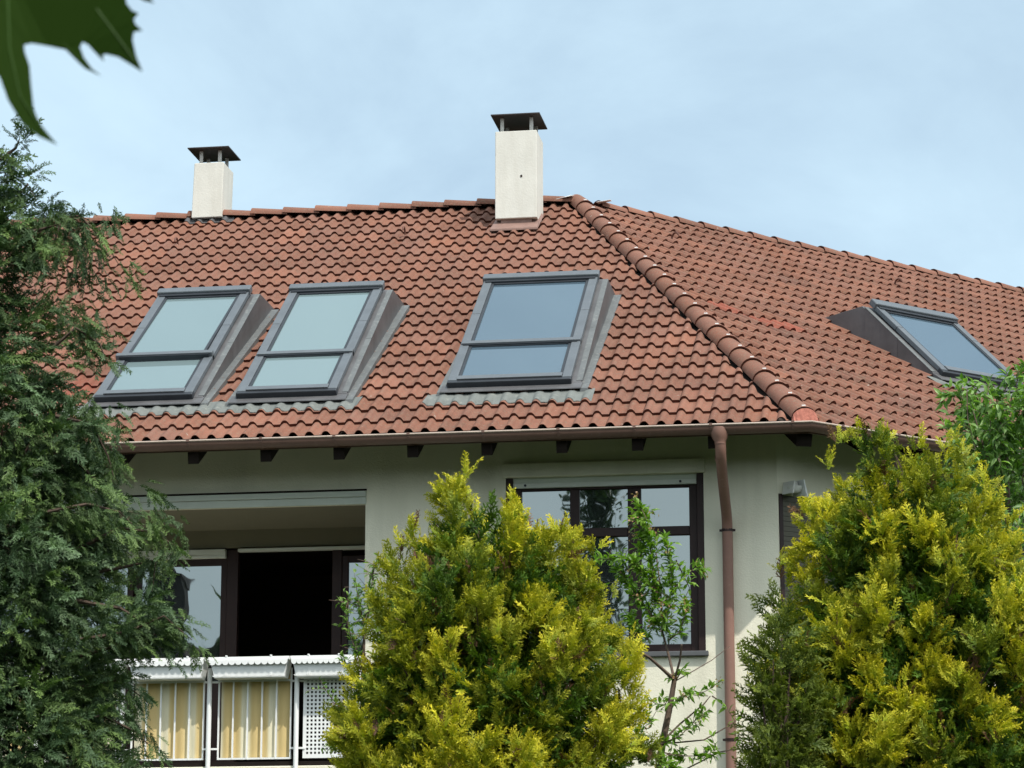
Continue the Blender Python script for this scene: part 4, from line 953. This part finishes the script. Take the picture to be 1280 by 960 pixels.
def broad_tree(name, label, cat, D, stems, twigs, greens, blossom=0, seed=1, L=(.04, .065), barkm='bark2', ground=None):
    nr.seed(seed); b0 = at(stems[0][0][0][0], stems[0][0][0][1], D); base = (b0[0], D)
    ro = link(name, None); ro.location = (base[0], base[1], 0); tag(ro, label, cat)
    off = np.array([base[0], base[1], 0]); m = MB(); PP = []; DD = []; SS = []
    for (pts, r0, r1, dd) in stems:
        q = [at(x, y, D+dd*i/(len(pts)-1)) for i, (x, y) in enumerate(pts)]
        if pts is stems[0][0]: q = [np.array([q[0][0], q[0][1], 0])]+q
        m.tube([x-off for x in q], [r0+(r1-r0)*i/(len(q)-1) for i in range(len(q))], 7)
    m.build('trunk', M[barkm], ro, smooth=True)
    tw = MB(); FP = []
    for (pts, nl, dd, spread) in twigs:
        q = [at(x, y, D+dd+nr.uniform(-.04, .04)) for (x, y) in pts]
        tw.tube([x-off for x in q], [.006-.0045*i/(len(q)-1) for i in range(len(q))], 4, caps=False)
        for s_ in range(int(nl/5)):                    # side shoots
            i = nr.randint(0, len(q)-1); a = q[i]+(q[i+1]-q[i])*nr.rand(); e_ = a+unit(nr.normal(0, 1, 3)+np.array([0, 0, .4]))*nr.uniform(.4, 1.0)*max(spread*1.6, .03)
            tw.tube([a-off, (a+e_)/2-off+[0, 0, .005], e_-off], [.003, .002, .001], 3, caps=False)
            p, d, s = twig_leaves([a, e_], 4, L, .01); PP.append(p); DD.append(d); SS.append(s); FP.append(e_)
        p, d, s = twig_leaves(q, nl, L, .015); PP.append(p); DD.append(d); SS.append(s)
    tw.build('twigs', M[barkm], ro, smooth=True)
    P_ = np.concatenate(PP); D_ = np.concatenate(DD); S_ = np.concatenate(SS); n = len(P_); k = nr.uniform(0, 1, (n, 1))
    C = (np.array(greens[0])*(1-k)+np.array(greens[1])*k)*nr.uniform(.8, 1.2, (n, 1))
    leaves_object(P_, D_, S_, C, ro, base)
    if blossom:
        FP = np.array(FP); sel = FP[nr.choice(len(FP), min(blossom, len(FP)), replace=False)]; c = np.repeat(sel, 9, 0)+nr.normal(0, .014, (len(sel)*9, 3))
        k = nr.uniform(.7, 1.1, (len(c), 1)); leaves_object(c, nr.normal(0, 1, c.shape), nr.uniform(.012, .022, len(c)), np.array([.42, .25, .15])*k, ro, base, 'faded_blossom', wid=.8)
    return ro
stemsP = [([(812, 1180), (815, 1010), (828, 930), (838, 880), (843, 850)], .035, .016, 0.0), ([(843, 850), (830, 838), (812, 822), (798, 814)], .013, .008, -.2), ([(843, 850), (836, 820), (828, 790), (826, 740), (820, 690)], .010, .004, .2), ([(843, 850), (850, 825), (852, 806)], .008, .006, -.1), ([(843, 852), (868, 838), (890, 825), (912, 808)], .004, .002, .3), ([(838, 882), (860, 868), (885, 870)], .006, .003, .1), ([(830, 925), (850, 905), (880, 880), (888, 870)], .008, .003, .1), ([(828, 930), (880, 925), (915, 905), (928, 893)], .006, .003, .2), ([(818, 1000), (860, 960), (900, 940), (925, 935)], .006, .003, .1)]
twP = [([(824, 760), (818, 720), (812, 680), (806, 650), (800, 633)], 150, 0, .10), ([(828, 790), (815, 770), (800, 750), (785, 730), (772, 712)], 120, .05, .10), ([(822, 740), (805, 720), (790, 700), (765, 698), (745, 700)], 90, .0, .08), ([(826, 790), (835, 760), (840, 730), (838, 700), (830, 672)], 100, -.05, .09), ([(838, 740), (852, 725), (866, 712), (884, 712)], 26, 0, .05), ([(810, 800), (795, 785), (785, 770)], 50, .1, .08), ([(836, 800), (850, 790), (856, 770), (858, 750)], 34, 0, .07), ([(845, 850), (850, 842), (856, 838)], 10, 0, .04), ([(838, 882), (820, 880), (805, 870)], 16, -.1, .05), ([(840, 880), (858, 868), (880, 865), (893, 858)], 26, 0, .05), ([(826, 930), (850, 920), (870, 900), (888, 885)], 36, 0, .07), ([(826, 940), (850, 945), (880, 945), (900, 935)], 44, 0, .08), ([(820, 960), (835, 955), (850, 965)], 40, -.1, .1), ([(812, 950), (800, 930), (795, 915)], 30, -.1, .08), ([(815, 905), (805, 895), (795, 890)], 16, -.1, .07), ([(800, 700), (806, 670), (800, 650)], 46, .05, .06), ([(890, 870), (905, 880), (918, 900), (925, 925)], 8, 0, .05), ([(845, 700), (862, 735), (850, 760)], 8, .1, .04)]
broad_tree('plum_tree', 'slender young fruit tree with faded blossom in front of the window', 'tree', 18.0, stemsP, [(a_, int(b_*1.5), c_, d_) for (a_, b_, c_, d_) in twP], ((.09, .19, .022), (.22, .37, .045)), blossom=40, seed=8)
stemsQ = [([(448, 1180), (450, 1000), (452, 900), (455, 800)], .022, .010, 0.0), ([(455, 800), (462, 760), (466, 720)], .008, .003, 0.0)]
twQ = [([(455, 800), (462, 760), (466, 720), (470, 702)], 120, 0, .12), ([(452, 830), (440, 800), (432, 770), (436, 745)], 90, 0, .10), ([(455, 860), (438, 840), (425, 820)], 50, 0, .10), ([(458, 780), (476, 760), (480, 735)], 50, .1, .08), ([(450, 900), (430, 890), (412, 870), (405, 860)], 40, -.1, .08), ([(452, 930), (432, 925), (415, 935)], 50, -.1, .1), ([(455, 780), (448, 750), (444, 725)], 60, .0, .08)]
broad_tree('leafy_shrub', 'small light green leafy shrub peeking out left of the middle conifer', 'shrub', 17.2, stemsQ, twQ, ((.09, .19, .03), (.21, .33, .06)), seed=9, L=(.028, .045))
stemsR = [([(1262, 1180), (1262, 900), (1260, 640), (1255, 520)], .05, .012, 0.0), ([(1262, 640), (1230, 560), (1215, 510)], .012, .004, 0.0)]
twR = []
nr.seed(4)
for i in range(34):
    x0 = nr.uniform(1200, 1300); y0 = nr.uniform(480, 520) if nr.rand() < .5 else nr.uniform(500, 600); L_ = nr.uniform(40, 110)
    twR.append(([(x0+nr.uniform(-6, 6), y0), (x0+nr.uniform(-12, 8), y0+L_*.35), (x0+nr.uniform(-20, 10), y0+L_*.7), (x0+nr.uniform(-22, 10), y0+L_)], 44, nr.uniform(-.35, .35), .09))
for i in range(12):
    x0 = nr.uniform(1215, 1300); y0 = nr.uniform(600, 680); twR.append(([(x0, y0), (x0-6, y0+40), (x0-10, y0+90)], 40, nr.uniform(-.35, .35), .1))
twR += [([(1215, 510), (1200, 495), (1186, 492), (1176, 505)], 26, 0, .06), ([(1240, 500), (1235, 488), (1238, 476)], 14, 0, .04), ([(1200, 560), (1190, 545), (1178, 530)], 22, 0, .06), ([(1270, 480), (1275, 468), (1282, 462)], 30, 0, .06), ([(1225, 490), (1212, 480), (1200, 476)], 14, 0, .04), ([(1255, 490), (1262, 476), (1258, 466)], 16, 0, .05)]
broad_tree('weeping_tree', 'bright green broad-leaved tree at the right edge, before the roof window', 'tree', 19.5, stemsR, twR, ((.09, .185, .045), (.23, .37, .11)), seed=12, L=(.055, .09))
# more bright green below, between the golden conifer and the edge
# ------------------------------------------------------------------ behind the viewer: what the window panes mirror
def mirror_tree(name, label, x, y, h, rad, n, kind, seed, leafsize=.22, z0=1.5):
    nr.seed(seed); ro = link(name, None); ro.location = (x, y, 0); tag(ro, label, 'tree')
    m = MB(); m.tube([(0, 0, 0), (.1, 0, h*.4), (0, .1, h*.93)], [rad*.12, rad*.08, .03], 8)
    for i in range(26):
        a = nr.uniform(0, 2*pi); z = nr.uniform(.3, .88)*h; l_ = rad*(1.05-(z/h) if kind else .85)*.9; m.tube([(0, 0, z), (l_*.5*cos(a), l_*.5*sin(a), z+.25), (l_*cos(a), l_*sin(a), z+(.1 if kind else .9))], [.07, .04, .015], 4, caps=False)
    m.build('trunk', M['bark'], ro, smooth=True)
    t = nr.uniform(0, 1, n)
    if kind: z = z0+(h-z0)*t; R0 = rad*(1-t)**.8+.12
    else: z = z0+(h-z0)*t; R0 = rad*np.sqrt(np.clip(1-(2*t-1)**2, 0, 1))*(1+.25*np.sin(t*17))
    a = nr.uniform(0, 2*pi, n); rr = R0*np.sqrt(nr.uniform(.1, 1, n))*(1+.25*np.sin(a*5+z*2.3))
    P_ = np.stack([x+rr*np.cos(a), y+rr*np.sin(a), z], 1); cl = nr.normal(0, .18, (n//8+1, 3)); P_ += np.repeat(cl, 8, 0)[:n]
    k = nr.uniform(.6, 1.2, (n, 1)); leaves_object(P_, nr.normal(0, 1, (n, 3)), nr.uniform(.6, 1.2, n)*leafsize, np.array([.045, .085, .03] if kind else [.07, .13, .035])*k, ro, (x, y), 'crown')
mirror_tree('pine_tree', 'tall conifer behind the viewer, mirrored in the six pane window', -8.9, -20, 14.3, 2.2, 9000, 1, 5)
mirror_tree('garden_tree', 'round leafy tree behind the viewer, mirrored low in the window', -4.6, -21, 12.0, 3.0, 9000, 0, 6)
mirror_tree('garden_tree', 'thin leafy tree behind the viewer, left of the mirrored conifer', -12.3, -19, 12.6, 1.9, 2500, 0, 7, .16)
mirror_tree('garden_tree', 'bushy tree behind the viewer beside the neighbouring house', -15.2, -24, 9.6, 2.6, 6000, 0, 8)
mirror_tree('garden_tree', 'broad leafy tree far right behind the viewer', 3.5, -19, 11.0, 3.6, 8000, 0, 9)
nh = link('neighbour_house', None); nh.location = (-20, -22, 0); tag(nh, 'neighbouring house with a chimney, mirrored in the loggia pane', 'house')
m = MB(); m.prism([(-4.5, 0), (4.5, 0), (4.5, 6.4), (0, 10.4), (-4.5, 6.4)], -6, 6, lambda a_, p_, q_: (p_, a_, q_)); m.build('wall', M['inner'], nh)
m = MB(); m.prism([(-5.0, 6.05), (0, 10.5), (5.0, 6.05), (5.0, 6.25), (0, 10.75), (-5.0, 6.25)], -6.4, 6.4, lambda a_, p_, q_: (p_, a_, q_)); m.build('roof', M['deck'], nh)
m = MB(); m.box(-.25, .55, 4.6, 5.4, 9.0, 11.95); ch_ = m.build('chimney', M['capmetal'], nh)
m = MB(); m.box(-.33, .63, 4.5, 5.5, 11.951, 12.05); m.build('chimney_crown', M['capmetal'], ch_)
m = MB(); m.tube([(.15, 5, 12.05), (.15, 5, 12.4)], [.16, .13], 8); m.build('chimney_pot', M['capmetal'], ch_)
for xx in (-2.6, 0, 2.6):
    for zz in (1.4, 4.2):
        m = MB(); m.box(xx-.5, xx+.5, 6.001, 6.05, zz, zz+1.4); w_ = m.build('window', M['frame'], nh); m = MB(); m.box(xx-.42, xx+.42, 6.051, 6.056, zz+.08, zz+1.32); m.build('pane', M['pane'], w_)
# unseen belt of trees, added to block low sky and darken the wall
nr.seed(77); n = 9000; th_ = nr.uniform(-2.95, -.20, n); rad_ = 48+nr.normal(0, 1.6, n); bx_ = -2+rad_*np.cos(th_); by_ = 24+rad_*np.sin(th_)
top_ = 9.0+1.2*np.sin(th_*9)+.9*np.sin(th_*23+1)+.5*np.sin(th_*51); bz_ = top_*np.sqrt(nr.uniform(.002, 1, n))
tb = leaves_object(np.stack([bx_, by_, bz_], 1), nr.normal(0, 1, (n, 3)), nr.uniform(1.1, 2.0, n), np.array([.04, .07, .025])*nr.uniform(.6, 1.3, (n, 1)), None, (0, 0), 'blocker_tree_belt', wid=.9)
tag(tb, 'unseen belt of trees behind the viewer, added to block low sky light', 'trees', kind='stuff')
# ------------------------------------------------------------------ leaf hanging close to the viewer
LD = 2.6
outl = [(-30, -40), (-60, 20), (-30, 60), (0, 97), (10, 125), (25, 150), (38, 163), (50, 171), (72, 181), (60, 167), (52, 157), (46, 146), (42, 135), (39, 107), (37, 82), (31, 65), (30, 56), (40, 54), (60, 57.5), (82, 62), (92, 72), (100, 80), (107, 86), (127, 95), (115, 86), (108, 76), (105, 72), (100, 59), (103, 52.5), (110, 56), (120, 67), (130, 77), (128, 69), (132, 67.5), (147, 71), (162, 80), (178, 90), (170, 70), (165.5, 50), (167, 40), (178, 38), (169, 30), (167, 24), (173, 16.5), (165, 13), (158, 4), (157, -3), (168, -6), (180, 1), (193, 4), (186, -4), (190, -14), (170, -30), (178, -60), (150, -52), (140, -85), (110, -110), (100, -90), (60, -115), (30, -90), (0, -60)]
lr = link('leaf', None); lb = at(20, -40, LD); lr.location = tuple(lb); tag(lr, 'large lobed green leaf hanging close up in the top left corner', 'leaf')
bm = bmesh.new(); vs = []
for (x, y) in outl:
    dy = .03*sin((x+20)/70)-.012*((y)/90.); p = at(x, y, LD+dy)-lb; vs.append(bm.verts.new(p))
es = [bm.edges.new((vs[i], vs[(i+1) % len(vs)])) for i in range(len(vs))]
bmesh.ops.triangle_fill(bm, use_beauty=True, edges=es)
me = bpy.data.meshes.new('blade'); bm.to_mesh(me); bm.free()
a = me.color_attributes.new('tint', 'FLOAT_COLOR', 'POINT')
cc = []
for v in me.vertices:
    cc += [.030, .068, .009, 1]
a.data.foreach_set('color', cc)
M['bigleaf'] = leafmat('big_leaf', .5, .05, .7, (1.2, 1.5, .3)); me.materials.append(M['bigleaf'])
bl = link('blade', me, lr); sol = bl.modifiers.new('thick', 'SOLIDIFY'); sol.thickness = .0004
def veinP(x, y): return tuple(at(x, y, LD-.001+.03*sin((x+20)/70)-.012*(y/90.))-lb)
for pts in ([(20, -60), (40, -10), (55, 20), (70, 42), (86, 62), (105, 80)], [(20, -60), (80, -30), (120, 10), (150, 50), (170, 78)], [(20, -60), (10, 0), (12, 60), (25, 120), (55, 165)]):
    m = MB(); m.tube([veinP(*q) for q in pts], [.0012, .001, .0009, .0007, .0005, .0003][:len(pts)], 5); m.build('vein', M['veinm'] if 'veinm' in M else M.setdefault('veinm', mat('leaf_vein', (.036, .080, .012), .6)), lr)
m = MB(); m.tube([veinP(20, -60), tuple(np.array(veinP(0, -130))+[0, .0, .01]), tuple(np.array(veinP(-60, -220))+[0, .01, .02])], .0014, 6); m.build('leaf_stalk', M['veinm'], lr)
print('tiles', len(tiles), 'single', len(single), 'rest', len(rest))
